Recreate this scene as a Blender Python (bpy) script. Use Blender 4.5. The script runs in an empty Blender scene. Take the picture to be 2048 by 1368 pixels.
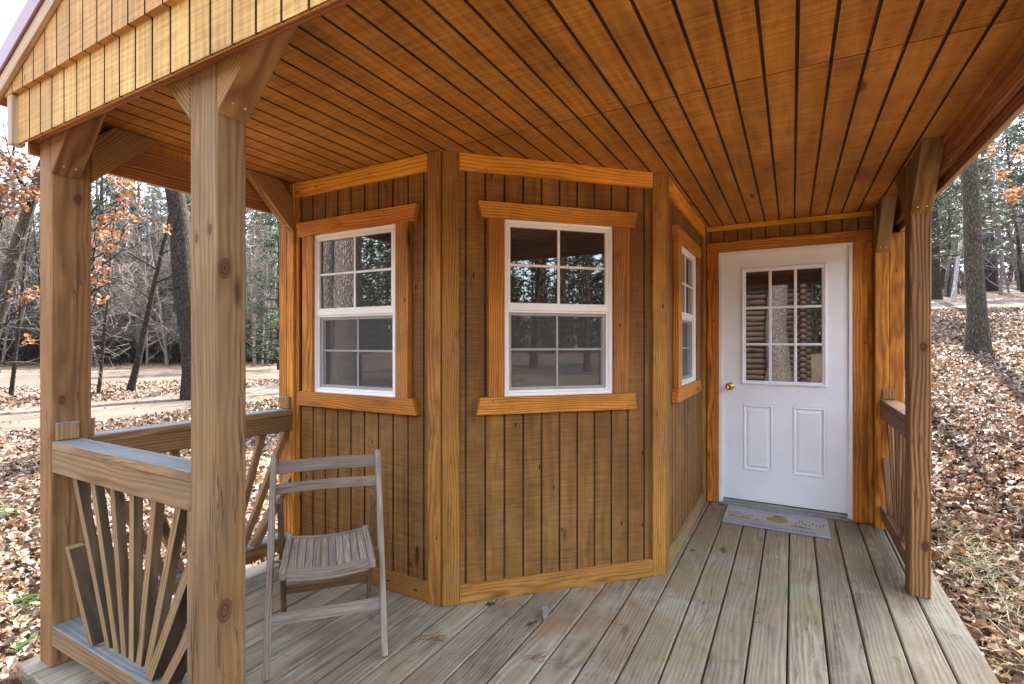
import bpy, bmesh, math, random
import numpy as np
from mathutils import Vector, Matrix
random.seed(7)
S = bpy.context.scene
COL = S.collection
R3 = math.sqrt(.5)

# ------------------------------------------------------------------ object helpers
def link(o, parent=None):
    COL.objects.link(o)
    if parent is not None:
        o.parent = parent
    return o
def meta(o, label=None, cat=None, group=None, kind=None):
    if label: o['label'] = label
    if cat: o['category'] = cat
    if group: o['group'] = group
    if kind: o['kind'] = kind
    return o
def empty(name, loc=(0, 0, 0), rz=0):
    o = bpy.data.objects.new(name, None)
    o.empty_display_size = .2
    o.location = loc
    o.rotation_euler = (0, 0, rz)
    return link(o)
def newbm():
    bm = bmesh.new()
    bm.verts.layers.float_vector.new('gc')
    bm.verts.layers.float.new('rv')
    return bm
def obj(name, bm, mats, parent=None, smooth=False):
    me = bpy.data.meshes.new(name)
    bm.normal_update()
    bm.to_mesh(me); bm.free()
    for m in (mats if isinstance(mats, (list, tuple)) else [mats]):
        me.materials.append(m)
    if smooth:
        for p in me.polygons: p.use_smooth = True
    return link(bpy.data.objects.new(name, me), parent)
def np_mesh(name, V, F, mats, parent=None, smooth=False, midx=None):
    """V (n,3), F (m,k) all the same k"""
    V = np.asarray(V, dtype=np.float32); F = np.asarray(F, dtype=np.int32)
    me = bpy.data.meshes.new(name)
    k = F.shape[1]
    me.vertices.add(len(V)); me.vertices.foreach_set('co', V.ravel())
    me.loops.add(F.size); me.loops.foreach_set('vertex_index', F.ravel())
    me.polygons.add(len(F))
    me.polygons.foreach_set('loop_start', np.arange(0, F.size, k, dtype=np.int32))
    if midx is not None: me.polygons.foreach_set('material_index', np.asarray(midx, dtype=np.int32))
    if smooth: me.polygons.foreach_set('use_smooth', np.ones(len(F), dtype=bool))
    for m in (mats if isinstance(mats, (list, tuple)) else [mats]): me.materials.append(m)
    me.update(calc_edges=True); me.validate()
    if name is None: return me
    return link(bpy.data.objects.new(name, me), parent)

# ------------------------------------------------------------------ solid helpers (all carry grain coordinates)
def box(bm, c, s, ax=None, grain=0, bev=.003, mi=0, seed=None):
    """box of size s centred at c; ax = 3 axis vectors; grain = index of the axis the wood grain follows"""
    t = bmesh.new()
    bmesh.ops.create_cube(t, size=1)
    for v in t.verts: v.co = Vector((v.co.x*s[0], v.co.y*s[1], v.co.z*s[2]))
    if bev: bmesh.ops.bevel(t, geom=t.edges[:], offset=min(bev, min(s)*.3), segments=1, affect='EDGES')
    place(bm, t, Vector(c), ax, grain, mi, seed)
def place(bm, t, c, ax=None, grain=0, mi=0, seed=None):
    g = bm.verts.layers.float_vector['gc']; r = bm.verts.layers.float['rv']
    rnd = random.Random(seed) if seed is not None else random
    off = (rnd.random()*40, rnd.uniform(-.10, .10), rnd.uniform(-.10, .10)); rv = rnd.random()
    if ax is None: ax = (Vector((1, 0, 0)), Vector((0, 1, 0)), Vector((0, 0, 1)))
    o2 = [1, 2] if grain == 0 else ([0, 2] if grain == 1 else [0, 1])
    m = {}
    for v in t.verts:
        p = c + ax[0]*v.co.x + ax[1]*v.co.y + ax[2]*v.co.z
        n = bm.verts.new(p); m[v] = n
        n[g] = (v.co[grain]+off[0], v.co[o2[0]]+off[1], v.co[o2[1]]+off[2]); n[r] = rv
    for f in t.faces:
        nf = bm.faces.new([m[v] for v in f.verts]); nf.material_index = mi
    t.free()
def b2(bm, x0, x1, y0, y1, z0, z1, grain=None, **k):
    s = (x1-x0, y1-y0, z1-z0)
    if grain is None: grain = max(range(3), key=lambda i: s[i])
    box(bm, ((x0+x1)/2, (y0+y1)/2, (z0+z1)/2), s, None, grain, **k)
class Frame:
    def __init__(s, O, U):
        s.O = Vector(O); s.U = Vector(U).normalized(); s.Z = Vector((0, 0, 1)); s.N = s.U.cross(s.Z)
    def p(s, u, v, d): return s.O + s.U*u + s.Z*v + s.N*d
FL = Frame((-2.72, 2.12, 0), (1, 0, 0))
FC = Frame((-1.585, 2.12, 0), (1, 1, 0))
FS = Frame((-.65, 3.055, 0), (0, 1, 0))
FD = Frame((-.65, 4.64, 0), (1, 0, 0))
def fb(bm, fr, u0, u1, v0, v1, d0, d1, grain='v', **k):
    gi = {'u': 0, 'd': 1, 'v': 2}[grain]
    box(bm, fr.p((u0+u1)/2, (v0+v1)/2, (d0+d1)/2), (u1-u0, d1-d0, v1-v0), (fr.U, fr.N, fr.Z), gi, **k)
def prism(bm, poly, fr_p, d0, d1, gdir=(1, 0), bev=.003, mi=0):
    """polygon (a,b) extruded from d0 to d1; fr_p maps (a,b,d) to world"""
    t = bmesh.new()
    lo = [t.verts.new((a, b, d0)) for a, b in poly]; hi = [t.verts.new((a, b, d1)) for a, b in poly]
    n = len(poly)
    t.faces.new(lo[::-1]); t.faces.new(hi)
    for i in range(n): t.faces.new((lo[i], lo[(i+1) % n], hi[(i+1) % n], hi[i]))
    bmesh.ops.recalc_face_normals(t, faces=t.faces[:])
    if bev: bmesh.ops.bevel(t, geom=t.edges[:], offset=bev, segments=1, affect='EDGES')
    g = bm.verts.layers.float_vector['gc']; r = bm.verts.layers.float['rv']
    off = (random.random()*40, random.uniform(-.1, .1), random.uniform(-.1, .1)); rv = random.random()
    gx, gy = gdir; L = math.hypot(gx, gy); gx /= L; gy /= L
    m = {}
    for v in t.verts:
        w = bm.verts.new(fr_p(v.co.x, v.co.y, v.co.z)); m[v] = w
        w[g] = (v.co.x*gx+v.co.y*gy+off[0], -v.co.x*gy+v.co.y*gx+off[1], v.co.z+off[2]); w[r] = rv
    fs = [bm.faces.new([m[v] for v in f.verts]) for f in t.faces]
    for f in fs: f.material_index = mi
    bmesh.ops.recalc_face_normals(bm, faces=fs)
    t.free()
def panel(bm, P, u0, u1, v0, v1, grooves, gw=.0115, gd=.007, mi=0, gmi=1, off=0.):
    """grooved plywood sheet: P(u,v,d) to world; boards along v, grooves at u positions"""
    g = bm.verts.layers.float_vector['gc']; r = bm.verts.layers.float['rv']
    prof = [(u0, 0)]
    for x in sorted(grooves):
        if u0+gw < x < u1-gw: prof += [(x-gw/2, 0), (x-gw/2+.002, -gd), (x+gw/2-.002, -gd), (x+gw/2, 0)]
    prof.append((u1, 0))
    nv = max(1, int((v1-v0)/.6))
    cols = []
    for u, d in prof:
        c = []
        for j in range(nv+1):
            v = v0+(v1-v0)*j/nv
            w = bm.verts.new(P(u, v, d)); w[g] = (v+off, u, off*.37); w[r] = .5; c.append(w)
        cols.append(c)
    for i in range(len(prof)-1):
        for j in range(nv):
            f = bm.faces.new((cols[i][j], cols[i+1][j], cols[i+1][j+1], cols[i][j+1]))
            f.material_index = mi if prof[i][1] == 0 and prof[i+1][1] == 0 else gmi
def loft(bm, fr, u0, u1, v0, v1, rings, fill=False, mi=0):
    """nested rectangles (inset, depth) joined by quads: mouldings and frames"""
    L = []
    for ins, d in rings:
        L.append([bm.verts.new(fr.p(u, v, d)) for u, v in ((u0+ins, v0+ins), (u1-ins, v0+ins), (u1-ins, v1-ins), (u0+ins, v1-ins))])
    for a, b in zip(L, L[1:]):
        for i in range(4):
            f = bm.faces.new((a[i], a[(i+1) % 4], b[(i+1) % 4], b[i])); f.material_index = mi
    if fill: bm.faces.new(L[-1]).material_index = mi

# ------------------------------------------------------------------ materials
class NT:
    def __init__(s, name):
        s.m = bpy.data.materials.new(name); s.m.use_nodes = True
        s.t = s.m.node_tree; s.t.nodes.clear()
        s.out = s.n('ShaderNodeOutputMaterial')
    def n(s, typ, ins=None, **props):
        x = s.t.nodes.new(typ)
        for k, v in props.items(): setattr(x, k, v)
        for k, v in (ins or {}).items():
            if isinstance(v, bpy.types.NodeSocket): s.t.links.new(v, x.inputs[k])
            else: x.inputs[k].default_value = v
        return x
    def math(s, op, a, b=0., c=None):
        i = {0: a, 1: b}
        if c is not None: i[2] = c
        return s.n('ShaderNodeMath', i, operation=op).outputs[0]
    def vmul(s, v, k): return s.n('ShaderNodeVectorMath', {0: v, 1: k}, operation='MULTIPLY').outputs[0]
    def vadd(s, v, k): return s.n('ShaderNodeVectorMath', {0: v, 1: k}, operation='ADD').outputs[0]
    def noise(s, v, scale=1., det=3., rough=.55, dist=0.):
        return s.n('ShaderNodeTexNoise', {'Vector': v, 'Scale': scale, 'Detail': det, 'Roughness': rough, 'Distortion': dist})
    def ramp(s, f, stops, interp='LINEAR'):
        x = s.n('ShaderNodeValToRGB', {0: f}); cr = x.color_ramp; cr.interpolation = interp
        while len(cr.elements) < len(stops): cr.elements.new(.5)
        for e, (p, c) in zip(cr.elements, stops):
            e.position = p; e.color = (*c, 1) if len(c) == 3 else c
        return x.outputs[0]
    def mix(s, f, a, b, blend='MIX'):
        x = s.n('ShaderNodeMix', data_type='RGBA', blend_type=blend)
        for k, v in ((0, f), (6, a), (7, b)):
            if isinstance(v, bpy.types.NodeSocket): s.t.links.new(v, x.inputs[k])
            else: x.inputs[k].default_value = (*v, 1) if isinstance(v, tuple) and len(v) == 3 else v
        return x.outputs[2]
    def rng(s, f, a, b, c=0., d=1.): return s.n('ShaderNodeMapRange', {0: f, 1: a, 2: b, 3: c, 4: d}).outputs[0]
    def done(s, color, rough=.7, spec=.3, bump=None, bstr=.3, bdist=.002, **extra):
        p = s.n('ShaderNodeBsdfPrincipled', {'Base Color': color if isinstance(color, bpy.types.NodeSocket) else (*color, 1), 'Roughness': rough, 'Specular IOR Level': spec})
        for k, v in extra.items():
            k = k.replace('_', ' ')
            if isinstance(v, bpy.types.NodeSocket): s.t.links.new(v, p.inputs[k])
            else: p.inputs[k].default_value = v
        if bump is not None:
            b = s.n('ShaderNodeBump', {'Strength': bstr, 'Distance': bdist, 'Height': bump})
            s.t.links.new(b.outputs[0], p.inputs['Normal'])
        s.t.links.new(p.outputs[0], s.out.inputs[0])
        return s.m

def wood(name, dark, mid, light, ring=9., saw=0., var=.16, knots=.6, rough=.72, spec=.25, bstr=.35,
         grey=None, grey_amt=0., grey_col=(.3, .3, .27), ringamt=.38, stain=0., nails=0., patches=(), contrast=1., spots=(), cracks=0.):
    t = NT(name)
    gc = t.n('ShaderNodeAttribute', attribute_name='gc').outputs['Vector']
    rv = t.n('ShaderNodeAttribute', attribute_name='rv').outputs['Fac']
    w1 = t.noise(t.vmul(gc, (1.1, 5, 5)), 1., 2.)
    wv = t.n('ShaderNodeVectorMath', {0: w1.outputs['Color'], 1: (.5, .5, .5)}, operation='SUBTRACT').outputs[0]
    warped = t.vadd(gc, t.vmul(wv, (0, .085, .085)))
    ringt = t.n('ShaderNodeTexWave', {'Vector': t.vmul(warped, (.12, 1, 1)), 'Scale': ring*2.4, 'Distortion': 1.6, 'Detail': 2., 'Detail Scale': 1.5},
                wave_type='RINGS', rings_direction='X', wave_profile='SIN').outputs['Fac']
    fib = t.math('ADD', t.math('MULTIPLY', t.noise(t.vmul(gc, (6, 190, 190)), 1., 2., .6).outputs['Fac'], .5), t.math('MULTIPLY', t.noise(t.vmul(gc, (2.5, 62, 62)), 1., 3., .6).outputs['Fac'], .5))
    f = t.math('MULTIPLY_ADD', ringt, ringamt, t.math('MULTIPLY', fib, 1-ringamt))
    if saw:
        sw = t.noise(t.vmul(gc, (95, 5, 5)), 1., 2., .6).outputs['Fac']
        f = t.math('MULTIPLY_ADD', sw, saw, t.math('MULTIPLY', f, 1-saw))
    col = t.ramp(f, [(.5-.36/contrast, dark), (.5, mid), (.5+.36/contrast, light)])
    blot = t.noise(t.vmul(gc, (1.7, 6, 6)), 1., 4.).outputs['Fac']
    col = t.mix(1., col, t.ramp(blot, [(.3, (.74, .74, .74)), (.5, (1, 1, 1)), (.72, (1.2, 1.2, 1.2))]), 'MULTIPLY')
    val = t.rng(rv, 0, 1, 1-var, 1+var)
    hs = t.n('ShaderNodeHueSaturation', {'Hue': t.rng(t.math('FRACT', t.math('MULTIPLY', rv, 7.13)), 0, 1, .492, .508), 'Saturation': 1., 'Value': val, 'Color': col})
    col = hs.outputs[0]
    if grey is not None or grey_amt:
        gn = t.noise(t.vmul(gc, (2.2, 8, 8)), 1., 5., .6).outputs['Fac']
        col = t.mix(t.rng(gn, .35, .68, 0, grey_amt), col, grey_col)
    if stain:
        sn = t.noise(t.vmul(gc, (3, 14, 14)), 1.3, 4., .65).outputs['Fac']
        col = t.mix(t.rng(sn, .56, .72, 0, stain), col, tuple(x*.45 for x in dark))
    if patches:
        oc = t.n('ShaderNodeTexCoord').outputs['Object']
        for (pc, ps, lo, hi, amt) in patches:
            pn = t.noise(t.vadd(oc, (ps, 2.7*ps, .3)), ps, 6., .68, .6).outputs['Fac']
            col = t.mix(t.rng(pn, lo, hi, 0, amt), col, pc)
    if knots:
        kv = t.n('ShaderNodeTexVoronoi', {'Vector': t.vmul(warped, (2.1, 6.5, 6.5)), 'Scale': 1., 'Randomness': 1.})
        sel = t.math('GREATER_THAN', t.n('ShaderNodeSeparateColor', {0: kv.outputs['Color']}).outputs[0], 1-knots*.45)
        kd = t.rng(kv.outputs['Distance'], .07, .16, 1., 0.)
        col = t.mix(t.math('MULTIPLY', t.math('MULTIPLY', kd, sel), .85), col, (dark[0]*.42, dark[1]*.36, dark[2]*.4))
    if cracks:
        cn = t.noise(t.vmul(warped, (.8, 24, 24)), 1., 3., .6).outputs['Fac']
        ln = t.rng(t.math('ABSOLUTE', t.math('SUBTRACT', cn, .5)), .004, .018, 1., 0.)
        gt = t.rng(t.noise(t.vmul(gc, (1.3, 9, 9)), 1., 2.).outputs['Fac'], .50, .60, 0., 1.)
        col = t.mix(t.math('MULTIPLY', t.math('MULTIPLY', ln, gt), cracks), col, (dark[0]*.3, dark[1]*.28, dark[2]*.25))
    for (kx, ky, kz, kr) in spots:
        oc2 = t.n('ShaderNodeTexCoord').outputs['Object']
        dv = t.vmul(t.vadd(t.vadd(oc2, (-kx-1.05, -ky+2.2, -kz)), t.vmul(t.vadd(t.noise(oc2, 9, 2.).outputs['Color'], (-.5, -.5, -.5)), (.025, .025, .025))), (1, 1, .62))
        dl = t.n('ShaderNodeVectorMath', {0: dv}, operation='LENGTH').outputs['Value']
        k_ = t.math('DIVIDE', dl, kr)
        rg = t.math('MULTIPLY_ADD', t.math('SINE', t.math('MULTIPLY', k_, 16.)), .25, .55)
        halo = t.math('MULTIPLY', t.rng(k_, 1., 2.2, 1., 0.), t.math('MULTIPLY', rg, .7))
        col = t.mix(halo, col, (mid[0]*.55, mid[1]*.5, mid[2]*.45))
        col = t.mix(t.math('MULTIPLY', t.rng(k_, .75, 1.05, 1., 0.), t.math('ADD', rg, .25)), col, (dark[0]*.75, dark[1]*.5, dark[2]*.5))
    if nails:
        nv = t.n('ShaderNodeTexVoronoi', {'Vector': t.vmul(gc, (7, 22, 22)), 'Scale': 1.})
        ns = t.math('GREATER_THAN', t.n('ShaderNodeSeparateColor', {0: nv.outputs['Color']}).outputs[1], .75)
        nd = t.math('LESS_THAN', nv.outputs['Distance'], .11)
        col = t.mix(t.math('MULTIPLY', t.math('MULTIPLY', nd, ns), nails), col, (dark[0]*.2, dark[1]*.15, dark[2]*.15))
    return t.done(col, rough, spec, f, bstr, .0016)

M = {}
M['post'] = wood('post_wood', (.105, .056, .019), (.205, .120, .047), (.29, .178, .076), ring=8, knots=.9, var=.06, grey_amt=.3, grey_col=(.225, .16, .09), ringamt=.3, stain=.25, cracks=.75, patches=[((.25, .11, .028), 1.4, .5, .66, .7), ((.17, .12, .065), 3.2, .56, .72, .45)], spots=[(-1.555, .955, 1.60, .022), (-1.555, .958, .53, .026), (-1.588, .931, 1.72, .013), (-1.662, .931, 1.70, .010)])
M['post_brown'] = wood('post_brown_wood', (.085, .036, .012), (.255, .118, .043), (.35, .185, .075), ring=7, knots=.7, var=.12, ringamt=.55, stain=.2, cracks=.6, patches=[((.14, .08, .038), 2.1, .54, .72, .5)], spots=[(.615, 3.438, 1.345, .016), (.62, 3.438, .28, .020)])
M['post_corner'] = wood('post_corner_wood', (.105, .045, .015), (.225, .108, .040), (.31, .165, .068), ring=9, knots=.7, var=.08, ringamt=.28, stain=.25, cracks=.7, patches=[((.15, .09, .042), 1.7, .5, .7, .5)], spots=[(-2.723, 1.02, 1.99, .016), (-2.723, .97, 1.12, .014)])
M['trim'] = wood('stained_trim', (.20, .068, .008), (.46, .178, .020), (.60, .26, .036), ring=10, knots=.7, var=.24, nails=.9, stain=.5, ringamt=.4, contrast=1.1, patches=[((.24, .095, .018), 2.2, .48, .70, .65), ((.33, .19, .08), 3.4, .6, .75, .4)])
M['trim_top'] = wood('orange_stained_trim', (.34, .13, .010), (.76, .345, .028), (.86, .44, .055), ring=10, knots=.8, var=.14, nails=.9, stain=.35, ringamt=.35, patches=[((.50, .19, .02), 2.2, .48, .70, .5)])  # brighter orange trim for the top boards
M['trim_brown'] = wood('brown_stained_trim', (.15, .055, .010), (.33, .138, .026), (.45, .21, .048), ring=10, knots=.9, var=.2, nails=.9, stain=.6, ringamt=.32, patches=[((.16, .075, .024), 1.8, .48, .68, .6), ((.30, .185, .095), 3.4, .58, .73, .45)])  # browner trim for corner boards, baseboards and right-hand casings
M['siding'] = wood('stained_siding', (.086, .037, .008), (.208, .094, .021), (.325, .162, .046), ring=5, saw=.5, knots=.2, ringamt=.2, stain=.45, nails=.9, contrast=1.45, patches=[((.12, .048, .012), 1.1, .46, .68, .65), ((.30, .155, .060), 2.7, .56, .72, .5), ((.24, .15, .08), 5.5, .62, .74, .4)])
M['groove'] = wood('groove_stain', (.035, .014, .005), (.075, .032, .012), (.11, .05, .02), knots=0, stain=0)
M['ceil'] = wood('ceiling_ply', (.19, .068, .009), (.445, .185, .028), (.62, .285, .055), ring=4, saw=.55, knots=.2, ringamt=.2, stain=.3, contrast=1.5, patches=[((.25, .085, .012), 1.3, .46, .66, .6), ((.58, .24, .035), 2.6, .54, .72, .5), ((.18, .075, .018), 6., .62, .74, .5)])
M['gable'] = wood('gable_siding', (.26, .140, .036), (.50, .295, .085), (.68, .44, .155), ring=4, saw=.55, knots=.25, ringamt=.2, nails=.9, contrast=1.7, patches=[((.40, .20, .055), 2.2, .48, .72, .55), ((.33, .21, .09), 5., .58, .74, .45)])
M['beam'] = wood('beam_wood', (.15, .055, .018), (.30, .115, .040), (.40, .17, .065), ring=9, knots=.5, var=.12)
M['brace'] = wood('brace_wood', (.12, .055, .018), (.225, .115, .042), (.31, .17, .068), ring=11, knots=.4, var=.18, ringamt=.45)
M['rail'] = wood('rail_wood', (.14, .075, .027), (.265, .152, .060), (.36, .22, .10), ring=8, knots=.8, var=.2, grey_amt=.4, grey_col=(.23, .175, .105), stain=.35, cracks=.7, patches=[((.14, .11, .07), 3.5, .55, .72, .5)])
M['rail_brown'] = wood('brown_rail_wood', (.12, .058, .022), (.25, .128, .052), (.34, .19, .085), ring=9, knots=.6, var=.22, stain=.3)
M['railtop'] = wood('weathered_rail_top', (.10, .097, .088), (.165, .162, .148), (.24, .235, .21), ring=9, knots=.3, var=.1, grey_amt=.5, grey_col=(.13, .14, .13), stain=.4)
M['deck'] = wood('deck_board_wood', (.115, .084, .050), (.232, .184, .118), (.345, .28, .19), ring=8, knots=.5, var=.17, ringamt=.26, rough=.82, grey_amt=.35, grey_col=(.245, .22, .165), stain=.5, contrast=1.25, cracks=.5, patches=[((.20, .115, .05), 1.35, .48, .64, .7), ((.35, .32, .25), 2.3, .56, .72, .45), ((.20, .20, .075), .9, .56, .70, .5), ((.10, .07, .042), 5., .60, .72, .6)])
M['chair'] = wood('chair_wood', (.10, .068, .042), (.22, .162, .112), (.33, .265, .20), ring=14, knots=0, var=.28, ringamt=.25, rough=.88, grey_amt=.5, grey_col=(.29, .25, .205), stain=.5, contrast=1.25, cracks=.5)
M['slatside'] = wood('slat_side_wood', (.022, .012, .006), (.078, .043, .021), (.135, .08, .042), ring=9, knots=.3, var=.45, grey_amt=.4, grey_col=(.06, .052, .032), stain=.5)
M['chair_back'] = wood('chair_back_wood', (.085, .055, .036), (.185, .128, .09), (.28, .21, .16), ring=14, knots=0, var=.2, ringamt=.25, rough=.85, grey_amt=.4, grey_col=(.25, .21, .175), stain=.4, cracks=.5)
M['chair_shaded'] = wood('shaded_chair_wood', (.07, .036, .017), (.15, .085, .044), (.23, .145, .085), ring=14, knots=0, var=.2, ringamt=.25, rough=.85, stain=.4, cracks=.4)  # darker, browner chair wood: the rear legs' shade is in the colour
M['rake'] = wood('rake_wood', (.30, .18, .095), (.46, .31, .18), (.56, .41, .27), ring=9, knots=.3, grey_amt=.4, grey_col=(.42, .35, .27))

def plain(name, col, rough=.5, spec=.5, nscale=30., namt=.06, metal=0., bstr=.0):
    t = NT(name)
    tc = t.n('ShaderNodeTexCoord').outputs['Object']
    nz = t.noise(tc, nscale, 5., .6).outputs['Fac']; n2 = t.noise(tc, 2.3, 3.).outputs['Fac']
    k = t.math('ADD', t.math('MULTIPLY', nz, .5), t.math('MULTIPLY', n2, .5))
    c = t.mix(1., col, t.ramp(k, [(.3, (1-namt*2,)*3), (.6, (1, 1, 1)), (.8, (1+namt,)*3)]), 'MULTIPLY')
    return t.done(c, rough, spec, nz if bstr else None, bstr, .001, Metallic=metal)
M['vinyl'] = plain('white_vinyl', (.83, .80, .755), .4, .4, 12, .05)
def door_paint():
    t = NT('white_door_paint')
    tc = t.n('ShaderNodeTexCoord').outputs['Object']
    n = t.noise(tc, 1.6, 5., .6).outputs['Fac']
    c = t.ramp(n, [(.3, (.765, .78, .80)), (.6, (.85, .865, .885)), (.8, (.87, .87, .86))])
    v = t.n('ShaderNodeTexVoronoi', {'Vector': tc, 'Scale': 9.})
    sp = t.math('MULTIPLY', t.math('LESS_THAN', v.outputs['Distance'], .035), t.math('GREATER_THAN', t.n('ShaderNodeSeparateColor', {0: v.outputs['Color']}).outputs[0], .72))
    c = t.mix(t.math('MULTIPLY', sp, .8), c, (.16, .14, .12))
    fine = t.noise(t.vmul(tc, (60, 60, 8)), 1., 2.).outputs['Fac']
    return t.done(c, .42, .4, fine, .05, .001)
M['door'] = door_paint()
def glass():
    t = NT('window_glass')
    tc = t.n('ShaderNodeTexCoord').outputs['Object']
    n = t.noise(tc, 3.5, 2.).outputs['Fac']
    dirt = t.noise(tc, 40, 5., .7).outputs['Fac']
    c = t.ramp(dirt, [(.45, (.020, .020, .021)), (.8, (.060, .058, .055))])
    return t.done(c, .012, .5, n, .012, .02, IOR=2.1)
M['glass'] = glass()
def screen():
    t = NT('insect_screen_mesh')
    tr = t.n('ShaderNodeBsdfTransparent', {'Color': (.93, .93, .93, 1)})
    df = t.n('ShaderNodeBsdfDiffuse', {'Color': (.17, .17, .165, 1)})
    mx = t.n('ShaderNodeMixShader', {0: .17, 1: tr.outputs[0], 2: df.outputs[0]})
    t.t.links.new(mx.outputs[0], t.out.inputs[0]); return t.m
M['screen'] = screen()
M['brass'] = plain('brass', (.72, .47, .13), .22, .5, 20, .1, metal=1.)
M['alu'] = plain('threshold_metal', (.45, .44, .40), .45, .5, 25, .2, metal=.6)
M['dark'] = plain('dark_gap', (.02, .018, .015), .9, .1)
M['roof'] = plain('roof_metal', (.25, .115, .125), .45, .5, 4, .08)
M['screw'] = plain('screw_metal', (.75, .62, .35), .3, .5, 20, .1, metal=.8)

# ------------------------------------------------------------------ the cabin
cabin = meta(empty('cabin', (-1.05, 2.2, 0)), 'brown stained wooden cabin with covered porch, angled corner wall and white door', 'cabin')
CAB = Matrix.Translation(cabin.location).inverted()
def part(name, bm, mats, parent=None, **k):
    o = obj(name, bm, mats, parent or cabin, **k)
    o.matrix_parent_inverse = Matrix.Identity(4)
    if parent is None or parent is cabin:
        o.data.transform(CAB)         # children keep coordinates relative to the cabin's base
    else:
        o.data.transform(CAB)         # parents of sub-parts sit at the cabin's own origin
    return o
ZC = 2.36
# --- siding of the four facets
WIN_L = (.172, .818, 1.067, 2.016)
WIN_C = (.336, .972, 1.078, 2.028)
WIN_S = (.405, 1.045, 1.075, 2.02)
DOORH = (.10, 1.05, 0., 2.13)
def facet(fr, L, hole, grooves, off):
    bm = newbm(); P = lambda u, v, d: fr.p(u, v, d-.022)
    u0, u1, v0, v1 = hole
    rects = [(-.01, u0, 0, ZC), (u1, L, 0, ZC), (u0, u1, v1, ZC)]
    if v0 > 0: rects.append((u0, u1, 0, v0))
    for a, b, c, d in rects: panel(bm, P, a, b, c, d, grooves, off=off)
    return part('wall_siding', bm, [M['siding'], M['groove']])
facet(FL, 1.15, WIN_L, [.034+.1075*k for k in range(12)], 3.1)
facet(FC, 1.335, (.325, .992, WIN_C[2], WIN_C[3]), [.13+.1058*k for k in range(12)], 9.7)
facet(FS, 1.60, WIN_S, [.07+.1058*k for k in range(16)], 17.3)
facet(FD, 1.18, DOORH, [.035+.1055*k for k in range(12)], 23.9)
# --- flat trim boards
def trim(fr, u0, u1, v0, v1, grain, d0=-.022, d1=0., name='trim_board', mat='trim'):
    bm = newbm(); fb(bm, fr, u0, u1, v0, v1, d0, d1, grain, bev=.002); return part(name, bm, M[mat])
trim(FL, 0, 1.040, 2.272, ZC, 'u', mat='trim_top'); trim(FL, 1.0415, 1.1245, 0, ZC, 'v', name='corner_board', mat='trim_brown'); trim(FL, .0, 1.040, 0, .103, 'u', name='baseboard', mat='trim_brown')
trim(FL, -.002, .030, .104, 2.271, 'v', d1=-.008)
trim(FC, .0045, .0915, .0, ZC, 'v', name='corner_board', mat='trim_brown'); trim(FC, .093, 1.235, 2.270, ZC, 'u', mat='trim_top'); trim(FC, 1.2365, 1.322, 0, ZC, 'v', name='corner_board', mat='trim_brown')
trim(FC, .093, 1.235, 0, .097, 'u', name='baseboard', mat='trim_brown')
trim(FS, .001, .085, .0, ZC, 'v', name='corner_board', mat='trim_brown'); trim(FS, .087, 1.49, 2.262, ZC, 'u', mat='trim_top'); trim(FS, .087, 1.49, 0, .095, 'u', name='baseboard', mat='rail')
trim(FS, 1.492, 1.583, 0, ZC, 'v', name='corner_board', mat='trim_brown')
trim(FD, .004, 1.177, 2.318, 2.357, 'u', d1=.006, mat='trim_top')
trim(FD, .008, 1.177, 2.131, 2.217, 'u', d1=.008, name='door_casing'); trim(FD, .008, .1015, .004, 2.1295, 'v', d1=.006, name='door_casing')
trim(FD, 1.053, 1.144, .004, 2.1295, 'v', d1=.006, name='door_casing')
trim(FD, 1.1455, 1.178, .004, 2.1295, 'v', d1=-.010)

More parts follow.
